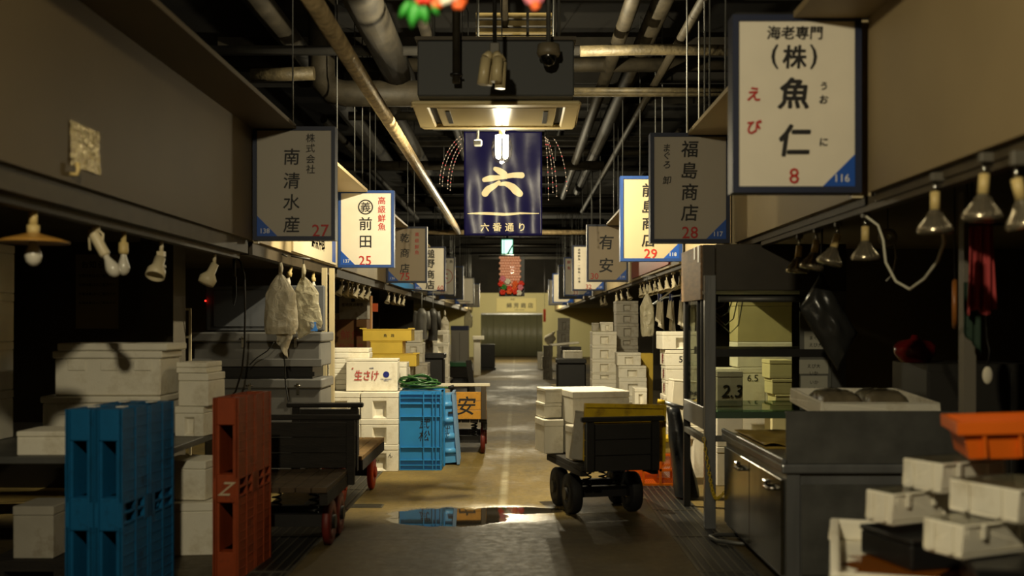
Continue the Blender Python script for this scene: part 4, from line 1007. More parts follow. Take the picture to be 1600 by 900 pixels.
obj('base_strip', MB().box(-.004, .05, .0605, CD - .0505, .70, .86), STEEL, t, bevel=.003)
obj('lower_rail', MB().box(.0785, CW - .1, .0, .04, .62, .66).box(.0, .05, .0605, CD - .05, .60, .64), STEELD, t)
obj('glass_front', MB().box(.08, CW - .32, .03, .036, zb, zc - .001), GLASS, t)
obj('side_glass', MB().box(.012, .018, .0605, CD - .0505, .861, 1.629), GLASS, t)
obj('side_glass_frame', MB().box(-.002, .024, .14, .165, .861, 1.629).box(-.002, .024, .3, .32, .861, 1.629).box(-.002, .024, CD - .1, CD - .051, .861, 1.629), BLACK, t)
obj('back_side_panel', MB().box(CW - .32, CW - .1, .028, .04, zb + .0, zc - .001), M('grey_film_panel', (110, 110, 104), .3), t)
for k, (z0, z1, xa, xb_) in enumerate(((1.23, 1.40, -.29, -.13), (1.10, 1.2, -.325, -.12), (.97, 1.085, -.315, -.125), (.86, .955, -.29, -.12))):
    o = obj('price_note', MB().box(CW + xa, CW + xb_, .0225, .0275, z0, z1), M('note_paper', (178, 176, 160), .7), t)
    m = MB(); cx = CW + (xa + xb_) / 2
    for r_ in range(2): write(m, ('まぐろ', 'えび大', 'いか')[(k + r_) % 3], cx, z1 - .045 - .05 * r_, .032, .0215, .01)
    obj('note_writing', m, INK, o, fixn=False)
obj('white_bracket', MB().box(CW - .24, CW - .12, .0, .022, .78, .84), M('clear_bracket', (170, 200, 220), .15), t)
# contents
def inbox(lx0, lx1, y, dp, z0, h, lab, **k): return fbox(1.33 + (lx0 + lx1) / 2, 7.25 + y + dp / 2, z0, lx1 - lx0, dp, h, lab, 'boxes in the glass display case', **k)
GB = M('beige_carton', (190, 178, 128), .6, var=.1)
def behind(px0, px1, z0, h, d, dp, lab, group='foam boxes piled behind the glass case', **k): return fbox((X(px0, d) + X(px1, d)) / 2, d + dp / 2, z0, (px1 - px0) * d / F - .003, dp, h - .001, lab, group, **k)
db_ = 9.55
for k_, (a_, b_, nm) in enumerate(((1119, 1156, 'aisle side'), (1156, 1196, 'middle'), (1196, 1238, 'wall side'))):
    for q_ in range(2): behind(a_, b_, .35 * q_, .35, db_, .36, ('floor', 'second')[q_] + ' foam box in the ' + nm + ' column behind the glass case', pocket=False)
b = behind(1119, 1156, .7, .34, db_, .36, 'foam box numbered 7.0 seen through the glass case', pocket=False); lettering(b, [('7.0', 0, .25, .09, .006)], -.182)
b = behind(1156, 1196, .7, .35, db_, .36, 'foam box numbered 6.5 seen through the glass case', pocket=False); lettering(b, [('6.5', 0, .25, .09, .006)], -.182)
behind(1196, 1238, .7, .35, db_, .36, 'plain foam box beside the one numbered 6.5', pocket=False)
behind(1152, 1238, 1.051, .235, db_, .36, 'flat wide foam box under the large beige box', pocket=False)
behind(1152, 1238, 1.287, .39, db_, .36, 'large beige box seen in the upper glass of the case', mat=GB, pocket=False)
dg = 9.2
behind(1120, 1161, 0, .35, dg, .2, 'foam box on the floor under the handwritten grey box', pocket=False); behind(1120, 1161, .351, .35, dg, .2, 'foam box just under the handwritten grey box', pocket=False)
b = behind(1120, 1161, .702, .33, dg, .2, 'grey foam box with large black handwriting seen through the glass', mat=FOAMG, pocket=False); lettering(b, [('2.3', .02, .15, .16, .008, .2)], -.102)
zz = 0
for k_, (a_, b_, h_, nm) in enumerate(((1200, 1240, .36, 'floor'), (1206, 1240, .36, 'second'), (1211, 1240, .1, 'third'), (1206, 1238, .14, 'fourth'), (1202, 1238, .17, 'top'))):
    behind(a_, b_, zz, h_, dg, .28, nm + ' pale box of the slanting pile behind the glass case', 'pale boxes slanting behind the case', pocket=False, mat=M('pale_yellow_foam', (226, 214, 164), .6, var=.08)); zz += h_ + .001
t = thing('white_cable_loops', 'white cables looping down inside the glass display case', 'cable', (1.46, 7.7, 1.685))
for k in range(4):
    a, l = .04 * k, .12 + .06 * k; obj('cable_loop', MB().tube([(-.03 + a * .3, .01 * k, 0), (-.02 + a * .3, .01 * k, -l * .6), (.03 + a, .01 * k, -l), (.09 + a, .01 * k, -l * .8), (.13 + a, .01 * k, -.02)], .005, 6), M('white_cable', (206, 202, 180), .4), t)
o = obj('indicator_lamp', MB().sphere((0, 0, 0), .007, 8), M('red_led', (255, 30, 20), .4, emit=6)); at(o, (1.395 + .045, 7.5, 1.39)); tag(o, 'tiny glowing red indicator light in the glass display case', 'light')
o = obj('indicator_lamp', MB().sphere((0, 0, 0), .009, 8), MATS['red_led']); at(o, (X(321, 9.69), 9.69, Z(470, 9.69))); tag(o, 'tiny glowing red indicator light in the dark left stall', 'light')

CX, CY0, CY1, CZ = 1.43, 5.50, 7.10, .70
t = thing('steel_counter', 'stainless steel counter with cupboard doors along the aisle', 'counter', (CX, CY0, 0))
L_ = CY1 - CY0; CWD = 1.05
obj('body', MB().box(.02, CWD, .02, L_, .06, CZ - .05), STEEL, t, bevel=.004)
obj('worktop', MB().box(-.012, CWD + .02, -.02, L_ + .01, CZ - .049, CZ), STEEL, t, bevel=.01, seg=2)
obj('back_edge', MB().box(-.012, .012, -.02, L_ + .01, CZ + .0005, CZ + .03), STEEL, t, bevel=.004)
for k in range(2):
    y0 = .05 + k * (L_ - .07) / 2; y1 = y0 + (L_ - .07) / 2 - .012
    dr = obj('door', MB().box(.0, .0195, y0, y1, .09, CZ - .09), M('door_steel', (128, 122, 104), .16, .95, var=.25, vs=3, bump=.08, bs=6), t, bevel=.004)
    yh = y0 + .2
    obj('handle', MB().tube([(-.001, yh - .07, CZ - .16), (-.03, yh - .05, CZ - .165), (-.032, yh + .05, CZ - .165), (-.001, yh + .07, CZ - .16)], .011, 8), CHROME, dr)
    obj('latch', MB().box(-.016, -.0005, yh + .1, yh + .16, CZ - .185, CZ - .14), CHROME, dr, bevel=.003)
obj('end_panel', MB().box(.1, CWD - .05, .008, .0195, .1, CZ - .11), STEELD, t, bevel=.003)
obj('end_upright', MB().box(.02, .09, .006, .0195, .06, CZ - .05), STEEL, t)
obj('plinth', MB().box(.08, CWD, .08, L_ - .02, .0, .0595), BLACK, t)
t = thing('steel_splash_sheet', 'plain grey steel sheet standing on the near end of the counter', 'sheet', (X(1220, 5.5), 5.505, CZ + .0005))
obj('sheet', MB().box(.03, X(1505, 5.5) - X(1220, 5.5), 0, .012, 0, Z(643, 5.5) - CZ), STEELD, t, bevel=.003)
obj('folded_edge', MB().box(.03, X(1505, 5.5) - X(1220, 5.5), .0125, .03, Z(643, 5.5) - CZ - .012, Z(643, 5.5) - CZ), STEELD, t)
t = thing('wet_mat', 'yellowish folded mat lying on the steel counter top', 'mat', (1.72, 6.55, CZ + .001))
m = MB(); n = 16; vs = [(-.24 + .5 * i / n, -.42 + .84 * j / n, .03 + .012 * math.sin(i * .9) * math.cos(j * .7)) for j in range(n + 1) for i in range(n + 1)]
m.add(vs, [(j * (n + 1) + i, j * (n + 1) + i + 1, (j + 1) * (n + 1) + i + 1, (j + 1) * (n + 1) + i) for j in range(n) for i in range(n)], True)
obj('sheet_top', m, M('yellow_mat', (176, 148, 70), .45, var=.3), t, solid=.006)
obj('sheet_under', MB().box(-.23, .25, -.4, .42, 0, .014), MATS['yellow_mat'], t, bevel=.004)
t = thing('steel_pan', 'shallow brown lined pan on the counter beside the mat', 'pan', (1.68, 5.85, CZ + .001)); 
m = MB().box(-.11, .2, -.14, .14, 0, .008).box(-.11, -.1, -.14, .14, .008, .07).box(.19, .2, -.14, .14, .008, .07).box(-.1, .19, -.14, -.13, .008, .07).box(-.1, .19, .13, .14, .008, .07)
obj('pan_body', m, M('straw_board'), t, bevel=.002)

# white foam tray with wrapped goods behind the sheet
fbox(2.07, 5.99, CZ + .001, .4, .3, .225, 'hidden foam box behind the steel sheet under the white tray', None, 0, pocket=False)
t = thing('foam_tray', 'open white foam tray of wrapped goods above the grey steel sheet', 'tray', (2.03, 6.05, .945)); t.rotation_euler = (.055, 0, -.02)
def open_tray(w_, dp, h, wall=.022):
    return MB().box(-w_ / 2, w_ / 2, -dp / 2, dp / 2, 0, .02).box(-w_ / 2, -w_ / 2 + wall, -dp / 2, dp / 2, .02, h).box(w_ / 2 - wall, w_ / 2, -dp / 2, dp / 2, .02, h).box(-w_ / 2 + wall, w_ / 2 - wall, -dp / 2, -dp / 2 + wall, .02, h).box(-w_ / 2 + wall, w_ / 2 - wall, dp / 2 - wall, dp / 2, .02, h)
obj('tray_body', open_tray(.66, .7, .09), FOAM, t, bevel=.005)
for k, (x, y, sx, sy) in enumerate(((-.16, -.0, .125, .2), (.12, .03, .12, .2))):
    t2 = thing('wrapped_parcel', ('larger', 'smaller')[k] + ' film wrapped parcel in the open white foam tray', 'parcel', (2.03 + x, 6.05 + y, .978 + .055 * y), 0)
    m = MB(); n = 14; rr = random.Random(k + 2); vs = []
    for j in range(n + 1):
        for i in range(n + 1):
            u, v = i / n * 2 - 1, j / n * 2 - 1; zz = .085 * (max(0, 1 - u ** 4) * max(0, 1 - v ** 4)) ** .6 + .012 * noise.noise((u * 3, v * 3, k)); vs.append((u * sx, v * sy, max(0, zz)))
    m.add(vs, [(j * (n + 1) + i, j * (n + 1) + i + 1, (j + 1) * (n + 1) + i + 1, (j + 1) * (n + 1) + i) for j in range(n) for i in range(n)], True)
    obj('contents', m, M('wrapped_brown', (164, 150, 126), .18, var=.4, bump=.8, bs=18), t2, fixn=False)
    f = MB(); f.v = [(x_, y_, z_ + .006 + .006 * noise.noise((x_ * 30, y_ * 30, 1))) for x_, y_, z_ in m.v]; f.f = m.f; f.sm = m.sm; obj('cling_film', f, FILM, t2, fixn=False)
struct('trim_post_right', MB().box(X(1506, 5.0), X(1525, 5.0), 5.0, 5.06, 0, 2.1), M('grey_post', (110, 104, 92), .5))

# trays in the near right corner
t = thing('low_table', 'low dark table carrying the foam trays in the near right corner', 'table', (1.95, 3.35, 0), .0)
obj('table_top', MB().box(-.75, .9, -.75, .42, .56, .6), STEELD, t)
for x in (-.7, .85):
    for y in (-.7, .35): obj('leg', MB().box(x - .025, x + .025, y - .025, y + .025, 0, .559), STEELD, t)
a = math.radians(-17)
t = thing('foam_tray', 'big white foam tray with brown liquid at the bottom right corner', 'tray', (1.52, 3.40, .601), a)
obj('tray_body', open_tray(.92, .92, .1, .03), FOAM, t, bevel=.012, seg=2)
m = MB(); n = 30; m.add([(-.12 + .28 * math.cos(2 * PI * i / n) * (1 + .12 * math.sin(3 * i)), .02 + .33 * math.sin(2 * PI * i / n) * (1 + .1 * math.cos(4 * i)), .0215) for i in range(n)], [tuple(range(n))])
obj('brown_liquid', m, M('brown_liquid', (120, 66, 12), .08), t)
def tray2(px, py_bot, d, z, w_, dp, h, rz, label, mat=FOAM, clips=True, name='foam_tray', cover=True):
    t = thing(name, label, 'tray' if name == 'foam_tray' else 'box', (X(px, d), d, z), rz, 'shallow foam trays in the near corner' if name == 'foam_tray' else None)
    # origin at the near corner; local x to the right face, local y along the left face
    m = MB().box(0, w_, 0, dp, 0, .015).box(0, .02, 0, dp, .015, h).box(w_ - .02, w_, 0, dp, .015, h).box(.02, w_ - .02, 0, .02, .015, h).box(.02, w_ - .02, dp - .02, dp, .015, h)
    obj('tray_body', m, mat, t, bevel=.005)
    if cover: obj('clear_cover', MB().box(.004, w_ - .004, .004, dp - .004, h + .0005, h + .003), FILM, t)
    if clips:
        for f in (.22, .68): 
            obj('corner_rib', MB().box(-.008, -.0005, dp * f, dp * f + .018, .01, h - .002), mat, t, bevel=.002)
            obj('corner_rib', MB().box(w_ * f, w_ * f + .018, -.008, -.0005, h * .55, h - .002), mat, t, bevel=.002)
    return t
r45 = math.radians(33)
blk = M('dark_steel_box', (40, 40, 40), .3, .4)
t = thing('dark_box', 'dark glossy box sitting in the big foam tray', 'box', (X(1424, 3.42), 3.42, .6235), math.radians(14)); obj('body', MB().box(0, .36, 0, .3, 0, .085), blk, t, bevel=.006); obj('lid', MB().box(-.004, .364, -.004, .304, .0855, .105), blk, t, bevel=.006)
t = thing('dark_box', 'dark support box under the upper foam trays', 'box', (1.73, 3.24, .6235), math.radians(-12)); obj('body', MB().box(0, .2, 0, .4, 0, .085), blk, t, bevel=.006); obj('lid', MB().box(-.004, .204, -.004, .404, .0855, .105), blk, t, bevel=.006)
zz = .729
t = thing('dark_box', 'dark low box under the lowest front foam tray', 'box', (1.36, 3.03, .6235), math.radians(-12)); obj('body', MB().box(0, .33, 0, .24, 0, .085), blk, t, bevel=.006); obj('lid', MB().box(-.004, .334, -.004, .244, .0855, .105), blk, t, bevel=.006)
tray2(1395, 0, 3.50, zz + .03, .26, .13, .11, math.radians(24), 'small foam tray on the outer side of the near corner pile')
tray2(1505, 0, 3.12, zz + .002, .34, .16, .105, math.radians(24), 'lowest front foam tray of the near corner pile')
tray2(1592, 0, 3.12, zz + .11, .3, .27, .105, math.radians(24), 'foam tray on top of the lowest front tray, running off the edge', cover=True)
tray2(1472, 0, 3.48, zz + .142, .3, .18, .105, math.radians(24), 'uppermost white foam tray next to the orange crate')
t = thing('orange_tub', 'orange ribbed plastic crate on top of the near foam trays', 'crate', (X(1532, 3.3), 3.42, 1.0), math.radians(-20)); t.rotation_euler = (.0, -.05, math.radians(-14))
m = MB(); wt, hb_ = .5, .115
m.add([(.02, .02, 0), (wt, .02, 0), (wt, .3, 0), (.02, .3, 0), (0, 0, hb_), (wt, 0, hb_), (wt, .32, hb_), (0, .32, hb_)], [(3, 2, 1, 0), (0, 1, 5, 4), (1, 2, 6, 5), (2, 3, 7, 6), (3, 0, 4, 7)])
obj('tub_body', m, ORANGE, t, solid=.006)
obj('rim', MB().box(-.018, wt, -.018, -.001, hb_ - .035, hb_ + .008).box(-.018, -.001, 0, .32, hb_ - .035, hb_ + .008).box(-.018, wt, .321, .338, hb_ - .035, hb_ + .008), ORANGE, t, bevel=.003)
for k in range(4): obj('rib', MB().box(.06 + .11 * k, .07 + .11 * k, -.01, .012, .004, hb_ - .036), ORANGE, t)

# trolley, chain, hose by the case
t = thing('folded_trolley', 'folded black trolley wrapped in dark sheet beside the glass case', 'trolley', (1.33, 8.55, 0))
m = MB(); n = 14; vs = []
for j in range(13):
    f = j / 12
    for i in range(n):
        a = 2 * PI * i / n; r1 = .13 * (1 - .45 * f) * (1 + .18 * noise.noise((math.cos(a) * 2, math.sin(a) * 2, f * 4))); vs.append((.09 - .12 * f + r1 * math.cos(a) * .8, r1 * math.sin(a), .02 + .74 * f))
m.add(vs, [(j * n + i, j * n + (i + 1) % n, (j + 1) * n + (i + 1) % n, (j + 1) * n + i) for j in range(12) for i in range(n)] + [tuple(range(12 * n, 13 * n))], True)
obj('dark_sheet', m, M('dark_sheet', (30, 32, 36), .35, bump=.5, bs=14), t)
obj('handle', MB().cyl((-.1, -.02, .80), (.05, -.04, .755), .018, 10), STEEL, t)
obj('yellow_tape', MB().cyl((-.16, -.01, .81), (-.1, -.02, .80), .02, 10), YPAINT, t)
t = thing('yellow_chain', 'yellow plastic chain draped on the steel corner post', 'chain', (1.36, 7.2, .0))
m = MB(); cp = []
for i in range(26):
    f = i / 25; cp.append(Vector((-.05 + .02 * math.sin(f * 5) + .17 * f * f, -.01, .66 - .46 * f * (2 - f) + .13 * max(0, f - .75) * 4 * (f - .4))))
for i in range(len(cp) - 1):
    c = (cp[i] + cp[i + 1]) / 2; dr = (cp[i + 1] - cp[i]).normalized(); s_ = Vector((0, 1, 0)) if i % 2 else dr.cross(Vector((0, 1, 0)))
    m.tube([c + dr * (.019 * math.cos(k * PI / 4)) + s_ * (.01 * math.sin(k * PI / 4)) for k in range(8)], .0035, 5, True)
obj('chain_links', m, M('yellow_chain_plastic', (206, 176, 40), .4), t)
t = thing('floor_hose', 'short steel hose curling on the floor under the counter', 'hose', (1.42, 6.75, .02))
obj('hose_body', MB().tube([(.12, .2, 0), (-.05, .22, 0), (-.12, .15, .0), (-.1, .02, .0), (.03, -.06, .0), (.2, -.08, .0)], .014, 10), STEELD, t)

# ------------------------------------------------------------------ stall lamps
def par_lamp(px, py_top, xw, label, tilt=(0, 0), size=1.0):
    d = xw * F / (px - VX); z0 = Z(py_top, d)
    t = thing('reflector_lamp', label, 'lamp', (xw, d, z0), group='unlit reflector lamps under the right canopy'); t.scale = (.85,) * 3
    obj('ceiling_socket', MB().box(-.02, (1.76 - xw) / .85, -.02, .02, -.01, max(.03, (HB - .046 - z0) / .85)), M('grey_socket'), t, bevel=.004)
    obj('stem', MB().cyl((0, 0, -.07), (0, 0, -.01), .009, 10), CHROME, t)
    R = Matrix.Translation((0, 0, -.06)) @ Matrix.Rotation(tilt[0], 4, 'Y') @ Matrix.Rotation(tilt[1], 4, 'X')
    m = MB(); m.m = R; m.cyl((0, 0, -.085), (0, 0, .0), .024, 14, .022); obj('lamp_holder', m, PARCH, t)
    m = MB(); m.m = R; m.lathe([(.022, -.085), (.03, -.1), (.04, -.125), (.07, -.165), (.082, -.185), (.078, -.197), (.001, -.2)], 28)
    m.sm = [True] * len(m.f); b = obj('bulb', m, M('silver_reflector_glass', (170, 160, 138), .22, .8), t)
    m = MB(); m.m = R
    for k in range(20):
        a = 2 * PI * k / 20; m.tube([(r * math.cos(a), r * math.sin(a), z) for r, z in ((.032, -.1), (.042, -.125), (.072, -.165), (.083, -.184))], .0026, 4)
    obj('fluting', m, MATS['silver_reflector_glass'], b)
    return t
for a_ in ((1588, 255, 1.68, 'reflector lamp at the edge of the frame, second in front of the red towel', (-.25, 0)), (1538, 250, 1.68, 'reflector lamp hanging right over the red towel', (.05, 0)), (1461, 280, 1.68, 'upright reflector lamp between the red towel and the tape roll', (0, 0)),
          (1352, 338, 1.74, 'reflector lamp beside the white tape roll', (.0, 0)), (1309, 352, 1.74, 'tilted reflector lamp, first beyond the tape roll', (.3, 0)), (1276, 362, 1.74, 'reflector lamp, second beyond the tape roll', (.2, 0)), (1249, 371, 1.74, 'reflector lamp above the hanging dark bag, furthest of its row', (.1, 0))):
    par_lamp(*a_)
struct('trim_lamp_rail_right', MB().box(1.715, 1.77, 3.4, 7.2, HB - .075, HB - .0455), DARKBEAM)
struct('trim_lamp_rail_left', MB().box(-2.12, -2.06, 2.6, 7.6, HB - .14, HB - .1005), DARKBEAM)
def lbase(px, py, xw): 
    d = xw * F / (px - VX); return d, Z(py, d)
def bulb_mb(z0, r=.035): return MB().lathe([(.014, z0), (.016, z0 - .02), (r * .8, z0 - .05), (r, z0 - .075), (r * .85, z0 - .1), (r * .45, z0 - .115), (.001, z0 - .119)], 18)
d, z0 = lbase(52, 308, -2.09); ztop = HB - .141
t = thing('shade_lamp', 'unlit lamp with a wide shallow brown shade in the near left stall', 'lamp', (-2.09, d, ztop))
obj('stem', MB().cyl((0, 0, -.06), (0, 0, 0), .018, 10), PARCH, t); obj('neck', MB().cyl((0, 0, -.1), (0, 0, -.06), .026, 12), PARCH, t)
obj('lamp_shade', MB().lathe([(.026, -.095), (.06, -.105), (.11, -.118), (.148, -.132), (.15, -.136), (.1, -.124), (.04, -.11)], 28), M('brown_shade', (176, 130, 60), .35), t)
obj('bulb', bulb_mb(-.118), BULBG, t)
d, z0 = lbase(150, 335, -2.09)
t = thing('twin_spot_lamp', 'white clip lamp with a tilted bulb second from the shade lamp', 'lamp', (-2.09, d, ztop))
obj('yoke', MB().tube([(-.03, 0, -.12), (-.035, 0, -.04), (0, 0, -.01), (.035, 0, -.04), (.03, 0, -.12)], .006, 8).cyl((0, 0, -.03), (0, 0, 0), .02, 10), CREAM, t)
R = Matrix.Translation((.0, 0, -.06)) @ Matrix.Rotation(-.5, 4, 'Y')
m = MB(); m.m = R; m.lathe([(.0, .05), (.02, .05), (.026, .02), (.026, -.09), (.022, -.1), (0, -.1)], 16); obj('lamp_holder', m, CREAM, t)
m = bulb_mb(-.098); m.v = [tuple(R @ Vector(v)) for v in m.v]; obj('bulb', m, BULBG, t)
for px, lb in ((193, 'straight hanging bulb third from the shade lamp'),):
    d, z0 = lbase(px, 340, -2.09); t = thing('hanging_bulb', lb, 'lamp', (-2.09, d, ztop))
    obj('lamp_holder', MB().lathe([(.0, .0), (.014, .0), (.014, -.05), (.024, -.055), (.026, -.1), (.022, -.115), (0, -.115)], 16), PARCH, t); obj('bulb', bulb_mb(-.11, .032), BULBG, t)
d, z0 = lbase(252, 362, -2.09); t = thing('spot_lamp', 'round cream spot lamp facing the aisle under the left canopy', 'lamp', (-2.09, d, ztop))
obj('stem', MB().cyl((0, 0, -.07), (0, 0, 0), .012, 10).box(-.02, .02, -.02, .02, -.09, -.06), CREAM, t)
R = Matrix.Translation((0, -.02, -.1)) @ Matrix.Rotation(-.55, 4, 'X') @ Matrix.Rotation(.05, 4, 'Y')
m = MB(); m.m = R; m.lathe([(.0, .0), (.03, .0), (.034, -.06), (.052, -.085), (.056, -.13), (.05, -.132), (.046, -.1), (.0, -.09)], 22); obj('spot_shell', m, CREAM, t)
m = MB(); m.m = R; m.sphere((0, 0, -.1), .036, 10, 1, 1, .5); obj('bulb', m, BULBG, t)
d, z0 = lbase(335, 405, -2.09); t = thing('spot_lamp', 'cream spot lamp tilted sideways next to the black hanging cable', 'lamp', (-2.09, d, ztop))
obj('stem', MB().cyl((0, 0, -.07), (0, 0, 0), .012, 10), CREAM, t)
R = Matrix.Translation((0, 0, -.08)) @ Matrix.Rotation(.35, 4, 'Y') @ Matrix.Rotation(-.3, 4, 'X')
m = MB(); m.m = R; m.lathe([(0, .01), (.026, .01), (.03, -.06), (.06, -.1), (.055, -.145), (.001, -.15)], 20); obj('spot_shell', m, CREAM, t)
for k, (d, lb) in enumerate(((9.3, 'bare white bulb hanging just beyond the white bags'), (10.3, 'bare white bulb by the cream post under sign 25'))):
    t = thing('hanging_bulb', lb, 'lamp', (-2.05, d, HB - .101)); t.scale = (.85,) * 3; t.rotation_euler = (0, .25 * (1 - k), 0)
    obj('lamp_holder', MB().lathe([(.0, .0), (.016, .0), (.018, -.06), (.028, -.07), (.03, -.11), (0, -.115)], 16), PARCH, t); obj('bulb', bulb_mb(-.11, .04), BULBG, t)
def clip_spots(side, ds, where, group, tilt):
    x = LX - .07 if side < 0 else 1.72; ds = [v * .85 for v in ds]; zz_ = HB - .101 if side < 0 else HB - .046
    proto = None
    for i, d in enumerate(ds):
        t = thing('clip_spot_lamp', ('nearest', 'second', 'third', 'fourth', 'fifth', 'sixth', 'seventh', 'eighth', 'ninth')[i] + ' cream spot lamp in the row ' + where, 'lamp', (x + (.0 if side < 0 else .03), d, zz_), srnd.uniform(-.3, .3), group); t.scale = (.85,) * 3
        if proto is None:
            a = obj('clip', MB().box(-.022, .022, -.02, .02, -.025, 0), CREAM, t); b = obj('stem', MB().cyl((0, 0, -.11), (0, 0, -.026), .008, 8), CREAM, t)
            R = Matrix.Translation((0, 0, -.11)) @ Matrix.Rotation(tilt, 4, 'Y') @ Matrix.Rotation(-.45, 4, 'X')
            m = MB(); m.m = R; m.lathe([(0, .03), (.022, .03), (.026, -.03), (.03, -.06), (.056, -.12), (.052, -.122), (.04, -.1), (0, -.095)], 18); c = obj('spot_shell', m, CREAM, t)
            m = MB(); m.m = R; m.sphere((0, 0, -.105), .03, 8, 1, 1, .4); e = obj('bulb', m, BULBG, t); proto = (a, b, c, e)
        else:
            for p in proto:
                q_ = p.copy(); COL.objects.link(q_); q_.parent = t
clip_spots(-1, (14.1, 14.65, 15.0, 15.5, 16.1, 16.7), 'left past the ringed sign', 'spot lamps past the ringed sign', .35)
clip_spots(1, (12.9, 13.5, 14.1, 14.8, 15.3, 15.9, 16.6, 17.1), 'right past the cream sign', 'spot lamps past the cream sign', -.15)
clip_spots(-1, (19.2, 20.1, 21.0, 21.8), 'left under the bold lettered sign', 'spot lamps under the bold lettered sign', .2)
clip_spots(1, (19.0, 20.2, 21.2, 24.0, 25.1), 'right under the narrow lettered sign', 'spot lamps under the narrow lettered sign', -.2)

# ------------------------------------------------------------------ hanging bags, towel, cables
def arm(cx, d):
    struct('trim_hook_rod', MB().cyl((cx + (.06 if cx < 0 else -.06), d, HB - .05), (-2.03 if cx < 0 else 1.74, d, HB - .02), .008, 8), STEELD)
def bag(label, cx, d, ztop, h, w_, dp, mat, seed, lean=0, cat='bag', name='hanging_bag', tail=True, flat=.5, shear=0):
    t = thing(name, label, cat, (cx, d, ztop)); m = MB(); n, k = 40, 30; vs = []
    for j in range(k + 1):
        f = j / k; prof = (.1 + .9 * min(1, f / .32) ** .8) * (1 if f < .9 else 1 - .12 * (f - .9) / .1)
        for i in range(n):
            a = 2 * PI * i / n; c, s = math.cos(a), math.sin(a)
            c = math.copysign(abs(c) ** .7, c); s = math.copysign(abs(s) ** .8, s)
            nz = noise.noise((c * 1.6 + seed, s * 1.6, f * 2.4)) * .22 * min(1, f * 3) + noise.noise((c * 5 + seed, s * 5, f * 7)) * .07
            pl = .12 * math.sin(a * 7 + seed) * max(0, .5 - f)
            r_ = prof * (1 + nz + pl)
            vs.append((w_ / 2 * r_ * c + lean * f + shear * f * c * .0, dp / 2 * r_ * s * (.6 + .4 * f), -h * f + .02 * noise.noise((c * 2, s * 2, seed)) * f + shear * c * f))
    m.add(vs, [(j * n + i, (j + 1) * n + i, (j + 1) * n + (i + 1) % n, j * n + (i + 1) % n) for j in range(k) for i in range(n)], True)
    m.add(vs[-n:], [tuple(range(n))], True)
    obj('bag_body', m, mat, t, fixn=False)
    obj('tied_neck', MB().tube([(0, 0, .11), (.006, 0, .05), (0, 0, -.01)], [.012, .02, w_ * .06], 10), mat, t)
    arm(cx, d); obj('hook_cord', MB().cyl((0, 0, .1), (0, 0, HB - .045 - ztop), .005, 6), BLACK, t)
    return t
d = 8.75
b = bag('crumpled white plastic bag hanging under sign 27', X(438, d), d, Z(428, d), Z(520, d) - Z(428, d) and Z(428, d) - Z(522, d), 48 / F * d, .16, BAG, 3)
m = MB(); vs = []; n = 12
for j in range(n + 1):
    f = j / n; wv = .075 * (1 - f * .55) * (1 + .25 * noise.noise((f * 4, 0, 2)))
    for i in range(9):
        u = i / 8 * 2 - 1; vs.append((.015 + .02 * f + u * wv + .02 * math.sin(f * 6), .03 * math.cos(u * 4 + f * 3), -(Z(428, d) - Z(520, d)) + .02 - .19 * f * (1 + .3 * u * (1 if f > .5 else 0))))
m.add(vs, [(j * 9 + i, j * 9 + i + 1, (j + 1) * 9 + i + 1, (j + 1) * 9 + i) for j in range(n) for i in range(8)], True)
obj('hanging_tail', m, BAG, b, solid=.002)
d = 9.1
bag('translucent plastic bag hanging beside the crumpled white one', X(474, d), d, Z(432, d), Z(432, d) - Z(520, d), 40 / F * d, .1, CLEARBAG, 8, lean=.06, shear=.05)
obj_ = obj('blue_label_card', MB().box(-.03, .03, -.002, .002, -.03, .05), M('blue_card', (40, 120, 210), .4)); at(obj_, (X(491, 9.06), 9.06, Z(512, 9.06)), .2); tag(obj_, 'small blue card hanging beside the translucent bag', 'card')
d = 6.3
t = thing('dark_rubbish_bag', 'dark plastic sheet bag hanging on a hook in front of the glass case', 'bag', (X(1283, d), d, Z(425, d)))
m = MB(); n = 18; vs = []
cn = [(1283, 425), (1340, 520), (1308, 580), (1248, 483)]
P0 = [Vector((X(a, d) - X(1283, d), 0, Z(b_, d) - Z(425, d))) for a, b_ in cn]
for fr in (-1, 1):
    for j in range(n + 1):
        for i in range(n + 1):
            u, v = i / n, j / n; p = P0[0] * (1 - u) * (1 - v) + P0[1] * u * (1 - v) + P0[2] * u * v + P0[3] * (1 - u) * v
            pf = (math.sin(PI * u) * math.sin(PI * v)) ** .5; vs.append((p.x, fr * .07 * pf + .025 * noise.noise((u * 4, v * 4, fr)) * pf, p.z + .01 * noise.noise((u * 5, v * 5, 3))))
o_ = (n + 1) ** 2
m.add(vs, [(b0 + j * (n + 1) + i, b0 + j * (n + 1) + i + 1, b0 + (j + 1) * (n + 1) + i + 1, b0 + (j + 1) * (n + 1) + i) for b0 in (0, o_) for j in range(n) for i in range(n)], True)
obj('bag_body', m, M('dark_clear_sheet', (44, 44, 42), .22, bump=.8, bs=7), t)
obj('hook_cord', MB().cyl((0, 0, 0), (.01, 0, HB + .1 - Z(425, d)), .006, 6), BLACK, t)
d = 4.75
t = thing('red_towel', 'dull red towel hanging beside the post in the right stall', 'towel', (X(1533, d), d, Z(352, d)))
w_ = 44 / F * d; h = Z(352, d) - Z(488, d); m = MB(); n = 24; vs = []
for j in range(n + 1):
    f = j / n
    for i in range(n + 1):
        u = i / n * 2 - 1; vs.append((u * w_ / 2 * (.9 + .16 * f), .022 * math.sin(u * 9 + f * 1.5) * (.4 + .6 * f) + .01 * math.sin(u * 21), -h * f - .015 * math.sin(u * 5) * f))
